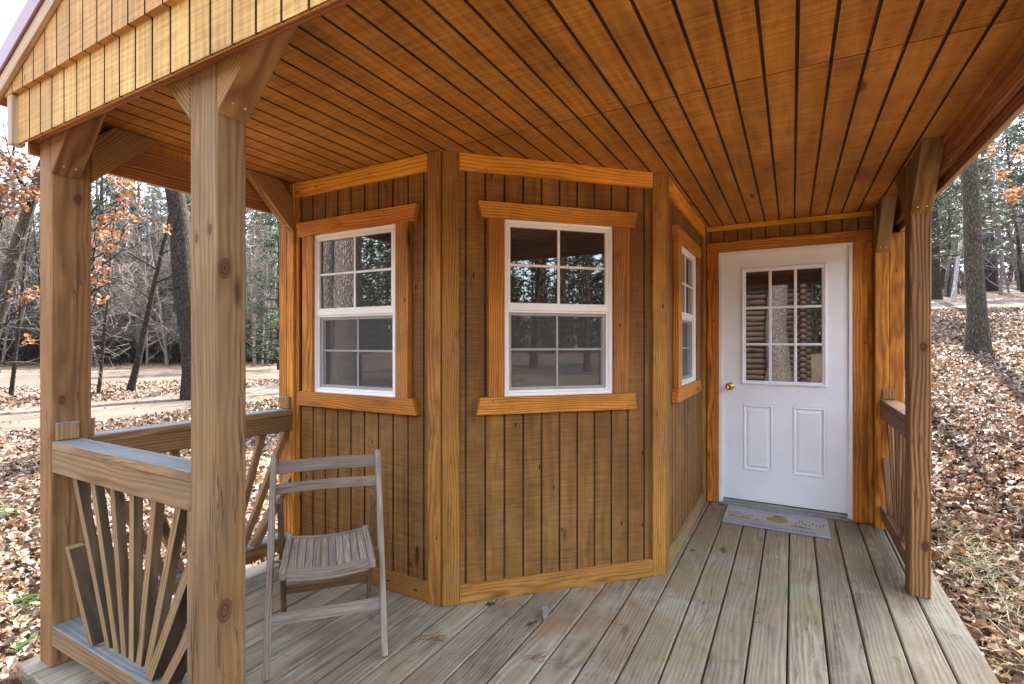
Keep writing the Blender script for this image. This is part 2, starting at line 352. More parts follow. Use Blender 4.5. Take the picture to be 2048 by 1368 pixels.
# --- windows
def trap(bm, fr, ua, ub, uc, ud, v0, v1, d0, d1):
    prism(bm, [(ua, v0), (ub, v0), (uc, v1), (ud, v1)], lambda a, b, d: fr.p(a, b, d), d0, d1, (1, 0), bev=.002)
def window(fr, h, head, sill, side_l, side_r, label):
    u0, u1, v0, v1 = h
    bm = newbm()
    loft(bm, fr, u0, u1, v0, v1, [(-.012, -.021), (-.012, -.004), (.004, .0), (.016, -.004), (.020, -.012), (.020, -.075)])
    w = part('window', bm, M['vinyl']); w['label'] = label
    d0, d1 = -.0215, .018
    for nm, q in (('window_head', head), ('window_sill', sill)):
        bm = newbm(); trap(bm, fr, q[0], q[1], q[2], q[3], q[4], q[5], d0, d1); part(nm, bm, M['trim'], w)
    for q in (side_l, side_r):
        bm = newbm(); fb(bm, fr, q[0], q[1], sill[5]+.0005, head[4]-.0005, d0, d1-.003, 'v', bev=.002); part('window_casing', bm, M['trim_brown'] if q is side_r else M['trim'], w)
    mid = v0+(v1-v0)*.508; uc = (u0+u1)/2
    # upper sash
    bm = newbm(); i = .020
    loft(bm, fr, u0+i, u1-i, mid-.018, v1-i, [(0, -.03), (0, -.014), (.006, -.010), (.016, -.012), (.016, -.03)])
    fb(bm, fr, u0+i, u1-i, mid-.020, mid+.022, -.05, -.008, 'u', bev=.003)
    ga, gb = u0+i+.016, u1-i-.016; gt = v1-i-.016; gm = mid+.022
    fb(bm, fr, uc-.0075, uc+.0075, gm, gt, -.027, -.018, bev=.003); fb(bm, fr, ga, gb, (gm+gt)/2-.007, (gm+gt)/2+.007, -.0265, -.0175, bev=.003)
    part('upper_sash', bm, M['vinyl'], w)
    # lower sash, set back behind a screen
    bm = newbm(); lb = v0+i
    loft(bm, fr, u0+i, u1-i, lb, mid-.020, [(0, -.07), (0, -.034), (.004, -.030), (.026, -.032), (.026, -.07)])
    fb(bm, fr, uc-.006, uc+.006, lb+.026, mid-.046, -.051, -.043, bev=.002); fb(bm, fr, ga, gb, (lb+mid)/2-.006, (lb+mid)/2+.006, -.0505, -.0425, bev=.002)
    part('lower_sash', bm, M['vinyl'], w)
    bm = newbm(); fb(bm, fr, ga-.01, gb+.01, gm-.01, gt+.01, -.031, -.027, bev=0); fb(bm, fr, ga-.006, gb+.006, lb+.02, mid-.04, -.058, -.053, bev=0)
    part('glass', bm, M['glass'], w)
    bm = newbm(); fb(bm, fr, u0+i+.004, u1-i-.004, lb+.003, mid-.022, -.0245, -.0235, bev=0)
    part('insect_screen', bm, M['screen'], w)
    bm = newbm(); loft(bm, fr, u0+i, u1-i, lb, mid-.02, [(0, -.028), (0, -.018), (.010, -.018), (.010, -.028)]); part('screen_frame', bm, M['vinyl'], w)
window(FL, WIN_L, (.053, .957, .979, .032, 2.016, 2.104), (.036, .982, .953, .063, .980, 1.067), (.089, .180), (.834, .923), 'window beside the left porch railing')
window(FC, WIN_C, (.212, 1.107, 1.124, .188, 2.026, 2.113), (.183, 1.121, 1.107, .202, .986, 1.078), (.246, .333), (.974, 1.075), 'window in the angled corner wall')
window(FS, WIN_S, (.275, 1.175, 1.195, .255, 2.02, 2.11), (.255, 1.195, 1.175, .275, .985, 1.075), (.305, .402), (1.048, 1.145), 'narrow looking window next to the door')

# --- door
bm = newbm()
loft(bm, FD, .102, 1.0515, -.05, 2.1295, [(0, -.02), (0, .0), (.022, .0), (.022, -.018), (.030, -.018), (.030, -.09)])
frame_o = part('door_frame', bm, M['vinyl'])
bm = newbm()
fb(bm, FD, .103, 1.05, .0, .020, -.14, .012, 'u', bev=.004); fb(bm, FD, .126, 1.028, .020, .040, -.14, -.022, 'u', bev=.004)
part('threshold', bm, M['alu'], frame_o)
bm = newbm()
SD = -.024
LITE = (.275, .885, 1.016, 1.987); PAN = ((.283, .514, .297, .852), (.648, .881, .297, .852))
u0, u1, v0, v1 = .125, 1.029, .050, 2.106
def rect(a, b, c, d, dd=SD):
    f = [bm.verts.new(FD.p(u, v, dd)) for u, v in ((a, c), (b, c), (b, d), (a, d))]; bm.faces.new(f)
us = [u0, LITE[0], PAN[0][1], PAN[1][0], LITE[1], u1]
rect(u0, LITE[0], v0, v1); rect(LITE[1], u1, v0, v1); rect(LITE[0], LITE[1], LITE[3], v1); rect(LITE[0], LITE[1], PAN[0][3], LITE[2]); rect(LITE[0], LITE[1], v0, PAN[0][2])
rect(LITE[0], PAN[0][0], PAN[0][2], PAN[0][3]); rect(PAN[0][1], PAN[1][0], PAN[0][2], PAN[0][3]); rect(PAN[1][1], LITE[1], PAN[0][2], PAN[0][3])
loft(bm, FD, u0, u1, v0, v1, [(0, SD), (0, SD-.045)])
for q in PAN:
    loft(bm, FD, *q, [(0, SD), (.003, SD-.006), (.008, SD+.003), (.016, SD+.005), (.022, SD-.002), (.026, SD-.009), (.034, SD-.007), (.052, SD+.001), (.054, SD-.001)], fill=True)
door = part('door', bm, M['door'])
bm = newbm()
loft(bm, FD, *LITE, [(.0, SD-.02), (.0, SD+.010), (.006, SD+.016), (.014, SD+.016), (.020, SD+.010), (.026, SD+.010), (.034, SD+.002), (.034, SD-.02)])
ga, gb, gl, gh = LITE[0]+.034, LITE[1]-.034, LITE[2]+.034, LITE[3]-.034
for k in (1, 2):
    x = ga+(gb-ga)*k/3; fb(bm, FD, x-.011, x+.011, gl, gh, SD-.012, SD+.006, bev=.005)
    z = gl+(gh-gl)*k/3; fb(bm, FD, ga, gb, z-.010, z+.010, SD-.0125, SD+.0055, bev=.005)
part('glazing_frame', bm, M['door'], door)
bm = newbm(); fb(bm, FD, ga-.01, gb+.01, gl-.01, gh+.01, SD-.018, SD-.013, bev=0); part('door_glass', bm, M['glass'], door)
def lathe(bm, prof, c, axis, side, up, n=24):
    rows = []
    for r, h in prof:
        rows.append([bm.verts.new(c+axis*h+side*(r*math.cos(2*math.pi*i/n))+up*(r*math.sin(2*math.pi*i/n))) for i in range(n)])
    for a, b in zip(rows, rows[1:]):
        for i in range(n): bm.faces.new((a[i], a[(i+1) % n], b[(i+1) % n], b[i]))
    bm.faces.new(rows[-1])
bm = newbm()
lathe(bm, [(.034, 0), (.034, .004), (.028, .009), (.014, .012), (.012, .030), (.020, .036), (.028, .046), (.029, .056), (.024, .066), (.012, .070), (.011, .067)], FD.p(.187, .995, SD), FD.N, FD.U, FD.Z)
part('door_knob', bm, M['brass'], door, smooth=True)
bm = newbm(); fb(bm, FD, .125, 1.029, .0405, .049, SD-.06, SD-.006, bev=0); part('door_sweep', bm, M['dark'], door)

# --- ceiling (two sheets with a joint), eave beams
grv = [-.619+.1055*k for k in range(-22, 13)]
bm = newbm()
PCE = lambda u, v, d: Vector((u, v, ZC-d))
for a, b, off in ((.90, 2.106, 1.3), (2.111, 4.66, 5.2)):
    panel(bm, lambda u, v, d: Vector((u, -v, ZC-d)), -2.80, .655, -b, -a, grv, gw=.012, gd=.0075, off=off)
part('ceiling', bm, [M['ceil'], M['groove']])
bm = newbm(); b2(bm, -2.86, .70, .9, 8.4, ZC+.03, ZC+.05); part('attic_floor', bm, M['dark'])
def eave(xi, sgn):
    bm = newbm(); a, b = sorted((xi, xi+sgn*.031)); b2(bm, a, b, .9, 4.62, 2.222, ZC+.02, bev=.006)
    o = part('eave_beam', bm, M['beam'])
    bm = newbm(); a, b = sorted((xi+sgn*.0315, xi+sgn*.055)); b2(bm, a, b, .9, 4.62, 2.170, ZC+.02, bev=.002); bm.normal_update()
    for f in bm.faces:
        if f.normal.z < -.5: f.material_index = 1
    part('fascia_board', bm, [M['beam'], M['rake']], o)
    bm = newbm(); a, b = sorted((xi-sgn*.012, xi-sgn*.0005)); b2(bm, a, b, .9, 4.55, 2.328, ZC-.001, bev=.002); part('edge_trim', bm, M['ceil'], o)
eave(.648, 1); eave(-2.808, -1)

# --- posts with knee braces
def post(x0, x1, y0, y1, z0=0., z1=ZC, mat='post', name='porch_post', seed=None):
    bm = newbm(); b2(bm, x0, x1, y0, y1, z0, z1, 2, bev=.005, seed=seed); return part(name, bm, M[mat])
def brace(p, base, dirv, wv, w, parent, lo=2.075, hi=2.27, top=ZC-.002, mat='brace'):
    """strut rising at 45 degrees from a post face at base (x,y) along dirv; width w along wv"""
    D = Vector((*dirv, 0)); W = Vector((*wv, 0)); B = Vector((*base, 0))
    bm = newbm()
    prism(bm, [(.0008, lo), (top-lo, top), (top-hi, top), (.0008, hi)], lambda a, b, d: B+D*a+W*d+Vector((0, 0, b)), 0, w, (1, 1), bev=.003)
    o = part('brace', bm, M[mat], parent)
    for k in (.3, .72):
        bm = newbm(); c = B+D*.035+W*(w*k)+Vector((0, 0, lo+.035)); n = (D-Vector((0, 0, 1))).normalized()
        lathe(bm, [(.0045, -.004), (.0045, .0008), (.003, .0012)], c, n, W, n.cross(W), 10)
        part('screw', bm, M['screw'], parent)
    return o
pc = post(-2.835, -2.723, .931, 1.072, mat='post_corner', seed=5)
brace(None, (-2.723, .931), (1, 0), (0, 1), .100, pc); brace(None, (-2.82, 1.072), (0, 1), (1, 0), .095, pc)
pn = post(-1.698, -1.555, .931, 1.030, seed=11)
brace(None, (-1.555, .931), (1, 0), (0, 1), .099, pn); brace(None, (-1.698, .931), (-1, 0), (0, 1), .099, pn, lo=2.085, hi=2.30)
pr = post(.555, .647, 3.438, 3.575, mat='post_brown', seed=23)
brace(None, (.555, 3.438), (0, -1), (1, 0), .092, pr, lo=2.052, hi=2.26); brace(None, (.555, 3.575), (0, 1), (1, 0), .092, pr, lo=2.052, hi=2.26)
pf = post(.535, .647, .931, 1.072, seed=31)
brace(None, (.535, .931), (-1, 0), (0, 1), .100, pf); brace(None, (.552, 1.072), (0, 1), (1, 0), .095, pf)
# wall posts at the two outer corners
pw = post(-2.785, -2.7215, 2.112, 2.205, mat='trim', name='wall_post', seed=41)
brace(None, (-2.785, 2.1115), (0, -1), (1, 0), .064, pw, lo=2.058, hi=2.262, mat='brace')
pv = post(.531, .615, 4.55, 4.66, mat='trim', name='wall_post', seed=43)
brace(None, (.535, 4.5495), (0, -1), (1, 0), .080, pv, lo=2.02, hi=2.20, mat='post')
post(-2.866, -2.787, 2.115, 2.21, -.1, 2.165, mat='trim', name='corner_board', seed=44); post(.617, .705, 4.556, 4.66, -.1, 2.165, mat='trim', name='corner_board', seed=45)

# --- railings with a sunburst of slats
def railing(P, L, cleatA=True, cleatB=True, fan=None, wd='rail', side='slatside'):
    """P(a, z, d): a along the rail 0..L, d depth 0..; local railing built as parts of one railing"""
    def bx3(name, a0, a1, z0, z1, d0, d1, g, mat, par):
        bm = newbm(); A = (P(1, 0, 0)-P(0, 0, 0)); D = (P(0, 0, 1)-P(0, 0, 0)); Z = Vector((0, 0, 1))
        box(bm, P((a0+a1)/2, (z0+z1)/2, (d0+d1)/2), (a1-a0, d1-d0, z1-z0), (A, D, Z), g, bev=.004)
        if isinstance(mat, list):
            bm.normal_update()
            for f in bm.faces:
                if f.normal.z > .5: f.material_index = 1
        return part(name, bm, mat, par)
    top = bx3('railing', .0, L, .915, .953, 0, .102, 0, [M[wd], M['railtop']], None)
    bx3('top_rail', .0005, L-.0005, .82, .9145, .002, .040, 0, M[wd], top)
    bx3('bottom_rail', .0005, L-.0005, .095, .178, .0, .098, 0, [M[wd], M['railtop']], top)
    if cleatA: bx3('cleat', .001, .020, .954, 1.03, .012, .09, 2, [M[wd], M['railtop']], top)
    if cleatB: bx3('cleat', L-.020, L-.001, .954, 1.03, .012, .09, 2, [M[wd], M['railtop']], top)
    c = L/2+.012
    for (b, t, zt) in fan:
        bm = newbm(); w = .019
        dx, dz = t-b, zt-.1785; n = math.hypot(dx, dz); ux, uz = dx/n, dz/n; px, pz = uz, -ux
        bb = (b, .1785)
        poly = [(b-w/uz, .1785), (b+w/uz, .1785)]
        if t < .012 or t > L-.012:
            e = .001 if t < .03 else L-.001
            k1 = (e-(b-w/uz))/ux; k2 = (e-(b+w/uz))/ux
            poly += [(e, .1785+k2*uz), (e, .1785+k1*uz)] if True else []
        else:
            poly += [(b+w/uz+ux/uz*(zt-.1785), zt), (b-w/uz+ux/uz*(zt-.1785), zt)]
        prism(bm, poly, lambda a, z, d: P(a, z, d), .041 if zt > .75 else .016, .072, (ux, uz), bev=.002)
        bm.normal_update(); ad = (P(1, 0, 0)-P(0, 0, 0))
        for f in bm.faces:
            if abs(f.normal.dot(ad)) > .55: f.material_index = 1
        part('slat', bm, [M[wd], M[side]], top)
    return top
def fanspec(L):
    c = L*.52; out = []
    for k in range(-4, 5):
        b = c+k*.064*L/.98
        t = c+k*.157*L/.98; zt = .819
        if abs(k) == 4:
            # outermost slats run into the end posts
            t = .0 if k < 0 else L; zt = .50
        out.append((b, t, zt))
    return out
# front railing between corner post and the near post
xa, xb = -2.7225, -1.6985
front = [(-2.419, -2.622, .52), (-2.341, -2.63, .8195), (-2.273, -2.47, .8195), (-2.217, -2.31, .8195), (-2.162, -2.158, .8195), (-2.109, -2.001, .8195), (-2.051, -1.844, .8195), (-1.988, -1.6985, .7), (-1.902, -1.6985, .46)]
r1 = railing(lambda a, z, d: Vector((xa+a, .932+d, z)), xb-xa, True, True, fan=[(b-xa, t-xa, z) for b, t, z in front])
bmq = newbm(); b2(bmq, -1.728, -1.699, .934, 1.02, .02, .0945, 2); b2(bmq, -1.728, -1.699, .936, 1.02, .1785, .8195, 2); part('cleat', bmq, M['rail'], r1)
r2 = railing(lambda a, z, d: Vector((-2.728-d, 1.0725+a, z)), 2.1115-1.0725, fan=fanspec(1.039), wd='rail_brown', side='rail_brown')
r3 = railing(lambda a, z, d: Vector((.560+d, 3.5755+a, z)), 4.5495-3.5755, fan=fanspec(.974), wd='rail_brown', side='rail_brown')

# --- porch deck
bm = newbm()
for k in range(24):
    x1 = .733-.1513*k; x0 = x1-.1445
    b2(bm, x0, x1, .872, 4.66 if x1 > -.72 else 3.2, -.036, 0, 1, bev=.006)
deck = part('porch_deck', bm, M['deck'])
bm = newbm(); b2(bm, -2.895, .725, .892, .93, -.19, -.0365); b2(bm, .685, .723, .931, 4.66, -.19, -.0365); b2(bm, -2.895, -2.857, .931, 4.66, -.19, -.0365); part('rim_joist', bm, M['deck'], deck)
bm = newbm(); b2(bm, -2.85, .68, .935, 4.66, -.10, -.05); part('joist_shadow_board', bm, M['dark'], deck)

# --- gable end, rake and roof
YG, YU = .873, .852
SL = .41
zr = lambda x: 2.403+SL*(x+2.996)              # underside of the rake at the siding
XM = -1.08
zroof = lambda x: zr(XM-abs(x-XM))
bm = newbm()
panel(bm, lambda u, v, d: Vector((u, YG-d, v)), -2.875, 2*XM+2.875, 2.21, 2.425, [-2.904*.949+.1056*k for k in range(36)], gw=.010, gd=.007, off=2.2)
b2(bm, -2.875, 2*XM+2.875, YG+.0076, .886, 2.2105, 2.42, 0, bev=0)
part('gable_siding', bm, [M['gable'], M['groove']])
# upper siding: triangle of vertical boards
bm = newbm()
g = bm.verts.layers.float_vector['gc']
xs = [-2.96] + [-2.914*.9467+.1056*k for k in range(-1, 40)]
for xa0, xb0 in zip(xs, xs[1:]):
    if xa0 > 2*XM+2.96 or xb0 <= xa0: continue
    for a, b, d, mi in ((xa0+.004, xb0-.004, 0, 0), (xb0-.004, xb0+.004, .006, 1)):
        zs = [2.416, 2.416, zroof(b)+.01, zroof(a)+.01]
        if zs[2] <= 2.416: continue
        q = [bm.verts.new((x, YU+d, z)) for x, z in ((a, zs[0]), (b, zs[1]), (b, zs[2]), (a, max(zs[3], 2.4165)))]
        for v in q: v[g] = (v.co.z+7, v.co.x, 1.)
        bm.faces.new(q).material_index = mi
        if d == 0:
            q = [bm.verts.new((x, y, 2.416)) for x, y in ((a, YU), (a, YG), (b, YG), (b, YU))]
            for v in q: v[g] = (v.co.x, v.co.y, 2.)
            bm.faces.new(q)
part('gable_siding', bm, [M['gable'], M['groove']])
bm = newbm(); b2(bm, -2.87, 2*XM+2.87, .8865, .9305, 2.228, 2.42, 0); part('header_beam', bm, M['beam'])
for s in (-1, 1):
    bm = newbm(); x0, x1 = (-2.917, -2.8755) if s < 0 else (2*XM+2.8755, 2*XM+2.917)
    b2(bm, x0, x1, YU-.001, .90, 2.205, 2.414 if s < 0 else 2.414, 2); part('corner_board', bm, M['rake'])
def sloped(s, y0, y1, h0, h1, xe, mat, name, parent=None, bev=.002):
    """board along a roof slope, from the eave xe up to the ridge; heights measured above the siding line"""
    bm = newbm()
    X = lambda x: x if s < 0 else 2*XM-x
    poly = [(xe, zr(xe)+h0), (XM, zr(XM)+h0), (XM, zr(XM)+h1), (xe, zr(xe)+h1)]
    prism(bm, poly, lambda a, b, d: Vector((X(a), d, b)), y0, y1, (1, SL), bev=bev)
    return part(name, bm, M[mat], parent)
roof = None
for s in (-1, 1):
    rk = sloped(s, .833, .8515, 0, .066, -3.03, 'rake', 'rake_board')
    o = sloped(s, .826, 8.6, .0675, .078, -3.045, 'roof', 'roof')
    sloped(s, .822, .8325, .060, .150, -3.045, 'roof', 'drip_edge', o, .003)
    sloped(s, .853, 8.5, .01, .066, -3.025, 'beam', 'roof_deck', o, 0)
for s in (-1, 1):
    bm = newbm(); a, b = sorted((XM+s*1.93, XM+s*1.60))
    b2(bm, a, b, .90, 8.4, 2.40-.012, 2.40, 1, bev=0); part('soffit', bm, M['beam'])
# --- outer walls of the cabin behind the porch
bm = newbm()
gl2 = [.1056*k for k in range(60)]
panel(bm, lambda u, v, d: Vector((-2.86-d, 8.4-u, v)), 0, 6.26, -.1, 2.36, gl2, off=31)
panel(bm, lambda u, v, d: Vector((.70+d, 4.6+u, v)), 0, 3.8, -.1, 2.36, gl2, off=37)
panel(bm, lambda u, v, d: Vector((.70-u, 8.4+d, v)), 0, 3.56, -.1, 3.2, gl2, off=41)
part('wall_siding', bm, [M['siding'], M['groove']])

# ------------------------------------------------------------------ folding chair
CO = Vector((-1.853, 1.31, 0)); CR = Vector((.658, .753, 0)); CB = Vector((-.753, .658, 0)); UP = Vector((0, 0, 1))
chair = meta(empty('folding_chair', CO), 'weathered grey wooden folding chair with slatted seat on the porch deck', 'chair')
CINV = Matrix.Translation(CO).inverted()
C3 = lambda r, b, z: CO+CR*r+CB*b+UP*z
def cpart(name, bm, parent=chair, m='chair'):
    o = obj(name, bm, M[m], parent); o.data.transform(CINV); return o
def stick(bm, p, q, w, th, bev=.004):
    """bar from p to q in (r,b,z); w across r, th in the plane of the leg"""
    P, Q = C3(*p), C3(*q); ax = (Q-P); L = ax.length; ax.normalize(); n = ax.cross(CR).normalized()
    box(bm, (P+Q)/2, (L, w, th), (ax, CR, n), 0, bev=bev)
lean = .395
leg = lambda r, z: (r, lean*z, z)
for r in (.0, .466):
    bm = newbm(); stick(bm, leg(r, .008), leg(r, .835), .026, .042); cpart('leg', bm)
bl = lambda r, z: (r, .486-(.236/.64)*z, z)
for r in (.032, .434):
    bm = newbm(); stick(bm, bl(r, .006), bl(r, .66), .024, .036); cpart('rear_leg', bm, m='chair_shaded')
def bowed(bm, f, w, th, n=8):
    """curved slat: f(t)->(centre, along, face normal)"""
    g = bm.verts.layers.float_vector['gc']; rvl = bm.verts.layers.float['rv']; rr = random.random(); of = random.random()*30
    rows = []
    for i in range(n+1):
        t = i/n; c, up, nn = f(t); row = []
        for a, b in ((-1, -1), (1, -1), (1, 1), (-1, 1)):
            v = bm.verts.new(c+up*(a*w/2)+nn*(b*th/2)); v[g] = (t*.43+of, a*w/2, b*th/2); v[rvl] = rr; row.append(v)
        rows.append(row)
    for A, B in zip(rows, rows[1:]):
        for i in range(4): bm.faces.new((A[i], A[(i+1) % 4], B[(i+1) % 4], B[i]))
    bm.faces.new(rows[0]); bm.faces.new(rows[-1][::-1])
    bmesh.ops.recalc_face_normals(bm, faces=bm.faces[:])
legup = (CB*lean+UP).normalized(); legn = (CB-UP*lean).normalized()
for z, w in ((.790, .058), (.700, .046)):
    bm = newbm(); bowed(bm, lambda t: (C3(.013+.440*t, lean*z+.022*math.sin(math.pi*t), z), legup, legn), w, .012); cpart('back_slat', bm, m='chair_back')
bm = newbm(); bowed(bm, lambda t: (C3(.013+.440*t, lean*.205, .205), legup, legn), .046, .018, 2); cpart('stretcher', bm)
bu = (UP-CB*.369).normalized(); bn = (CB+UP*.369).normalized()
bm = newbm(); bowed(bm, lambda t: (C3(.044+.378*t, .486-.369*.17, .17), bu, bn), .036, .018, 2); cpart('stretcher', bm, m='chair_shaded')
bm = newbm(); bowed(bm, lambda t: (C3(.004+.46*t, .435-.22, .425-.03), UP, CB), .010, .010, 2); cpart('pivot_rod', bm)
# seat: two side rails, bowed front and back rails, slats
SZ = .425
bm = newbm()
for r in (.062, .412): 
    P, Q = C3(r, -.015, SZ-.003), C3(r, .40, SZ+.006); ax = (Q-P).normalized(); box(bm, (P+Q)/2, ((Q-P).length, .028, .036), (ax, CR, ax.cross(CR)), 0, bev=.004)
seat = cpart('seat', bm)
dip = lambda t: -.013*math.sin(math.pi*t)
for b, nm in ((.0, 'seat_rail'), (.375, 'seat_rail')):
    bm = newbm(); bowed(bm, lambda t: (C3(.0765+.321*t, b, SZ-.004+dip(t)), UP, CB), .042, .026, 10); cpart(nm, bm, seat)
for k in range(10):
    r = .0765+.321*(k+.5)/10; t = (k+.5)/10; bm = newbm()
    P, Q = C3(r, .0135, SZ+.005+dip(t)), C3(r, .3615, SZ+.008+dip(t)); ax = (Q-P).normalized(); box(bm, (P+Q)/2, ((Q-P).length, .0303, .010), (ax, CR, ax.cross(CR)), 0, bev=.002)
    cpart('seat_slat', bm, seat)

# ------------------------------------------------------------------ doormat
def flat(name, col, rough=.85): return plain(name, col, rough, .2, 60, .14)
def mat_print():
    t = NT('faded_mat_print')
    tc = t.n('ShaderNodeTexCoord').outputs['Object']
    sep = t.n('ShaderNodeSeparateXYZ', {0: tc})
    n = t.noise(tc, 14, 5., .65).outputs['Fac']; n2 = t.noise(tc, 45, 3., .6).outputs['Fac']
    yy = t.math('ADD', sep.outputs[1], t.math('MULTIPLY_ADD', n, .08, -.04))
    base = t.ramp(t.rng(yy, -.23, .23), [(.0, (.265, .24, .265)), (.24, (.29, .26, .27)), (.30, (.33, .28, .20)), (.42, (.37, .34, .27)), (.7, (.37, .35, .32)), (1., (.31, .30, .31))])
    c = t.mix(t.rng(n2, .58, .75, 0, .6), base, (.30, .28, .12))
    c = t.mix(t.rng(n2, .40, .28, 0, .5), c, (.55, .50, .46))
    return t.done(c, .9, .15, n2, .3, .002)
rug = meta(empty('doormat', (-.1185, 4.372, .002)), 'faded printed doormat with flowers and lettering lying before the white door', 'doormat')
bm = newbm(); box(bm, (0, 0, .005), (.707, .458, .010), bev=.003); o = obj('mat_base', bm, mat_print(), rug)
def disc_shape(bm, cx, cy, rx, ry, z, n=18, jit=.12):
    q = [bm.verts.new((cx+rx*math.cos(2*math.pi*i/n)*(1+random.uniform(-jit, jit)), cy+ry*math.sin(2*math.pi*i/n)*(1+random.uniform(-jit, jit)), z)) for i in range(n)]
    bm.faces.new(q)
pics = [('flower_basket', (.26, .22, .08), [(.02, .0, .075, .075)]), ('blossom', (.34, .11, .16), [(.03, .09, .045, .018), (.0, .085, .02, .014), (.15, -.085, .05, .016), (.20, -.095, .04, .014)]),
        ('blossom', (.34, .18, .14), [(-.28, -.05, .05, .02), (-.2, -.065, .05, .016), (-.12, -.07, .03, .012)]),
        ('leaf_print', (.10, .10, .07), [(-.33+.033*i+random.uniform(-.01, .01), .06+random.uniform(-.04, .07), .012, .005) for i in range(8)]+[(.14+.028*i, .05+random.uniform(-.06, .07), .012, .005) for i in range(8)]),
        ('stem_print', (.17, .17, .085), [(-.32+.02*i, .0+random.uniform(-.02, .03), .004, .03) for i in range(9)]+[(.14+.022*i, -.01+random.uniform(-.03, .03), .004, .03) for i in range(9)])]
zz = .0104
for nm, c, L in pics:
    bm = newbm(); zz += .0002
    for q in L: disc_shape(bm, *q, zz)
    obj(nm, bm, flat('print_'+nm, c), o)
def lettering(body, size, x, y, z, mat, parent, name):
    cu = bpy.data.curves.new(name, 'FONT'); cu.body = body; cu.size = size; cu.align_x = 'CENTER'; cu.space_character = 1.25
    tmp = bpy.data.objects.new(name, cu); COL.objects.link(tmp)
    bpy.context.view_layer.update()
    me = bpy.data.meshes.new_from_object(tmp.evaluated_get(bpy.context.evaluated_depsgraph_get()))
    bpy.data.objects.remove(tmp)
    me.transform(Matrix.Translation((x, y, z))); me.materials.clear(); me.materials.append(mat)
    return link(bpy.data.objects.new(name, me), parent)
ink = flat('print_ink', (.09, .06, .17))
lettering('WELCOME TO', .042, -.05, .172, .0118, ink, o, 'lettering')
lettering('GRANDMA MARIE', .046, .05, -.205, .0118, ink, o, 'lettering')

# ------------------------------------------------------------------ terrain
def smooth(a, b, x):
    t = np.clip((x-a)/(b-a), 0, 1); return t*t*(3-2*t)
def H(x, y):
    x = np.asarray(x, float); y = np.asarray(y, float)
    sx = smooth(-7, 1.2, x - .0*y)
    hill = .13*(np.logaddexp(0, (y-4.4)*1.6)/1.6) - .0006*np.clip(y-30, 0, 60)**2*.5
    z = -.27 + sx*(.07+hill) + (1-sx)*.010*np.clip(np.hypot(x, y)-34, 0, 200)
    z += .02*np.sin(x*.9+1.3)*np.cos(y*.7)+.012*np.sin(x*2.3+y*1.7)
    under = smooth(.3, 1.2, np.maximum(np.maximum(-2.9-x, x-.74), np.maximum(.85-y, y-8.4)))
    return z*under + (-.24)*(1-under) if False else np.where(under < 1, np.minimum(z, z*under+(-.16)*(1-under)), z)
def Hf(x, y): return float(H(x, y))

def leaf_ground():
    t = NT('leaf_covered_ground')
    tc = t.n('ShaderNodeTexCoord').outputs['Object']
    w = t.vadd(tc, t.vmul(t.noise(tc, 9, 2.).outputs['Color'], (.06, .06, .06)))
    v = t.n('ShaderNodeTexVoronoi', {'Vector': t.vmul(w, (1, 1, .2)), 'Scale': 15.})
    s = t.n('ShaderNodeSeparateColor', {0: v.outputs['Color']})
    c = t.ramp(s.outputs[0], [(0, (.018, .011, .007)), (.25, (.055, .031, .018)), (.5, (.105, .067, .043)), (.75, (.17, .122, .086)), (1, (.25, .195, .15))])
    big = t.noise(tc, .35, 3.).outputs['Fac']
    c = t.mix(t.rng(big, .45, .75, 0, .35), c, (.13, .10, .05))
    return t.done(c, .9, .1, v.outputs['Distance'], .5, .02)
M['ground'] = leaf_ground()
ax = np.concatenate([np.linspace(-160, -30, 22)[:-1], np.linspace(-30, 30, 121), np.linspace(30, 160, 22)[1:]])
gx, gy = np.meshgrid(ax, ax, indexing='ij'); n = len(ax)
V = np.stack([gx.ravel(), gy.ravel(), H(gx, gy).ravel()], 1)
ii, jj = np.meshgrid(np.arange(n-1), np.arange(n-1), indexing='ij'); a = (ii*n+jj).ravel()
ground = np_mesh('ground', V, np.stack([a, a+n, a+n+1, a+1], 1), M['ground'], smooth=True); meta(ground, kind='structure')

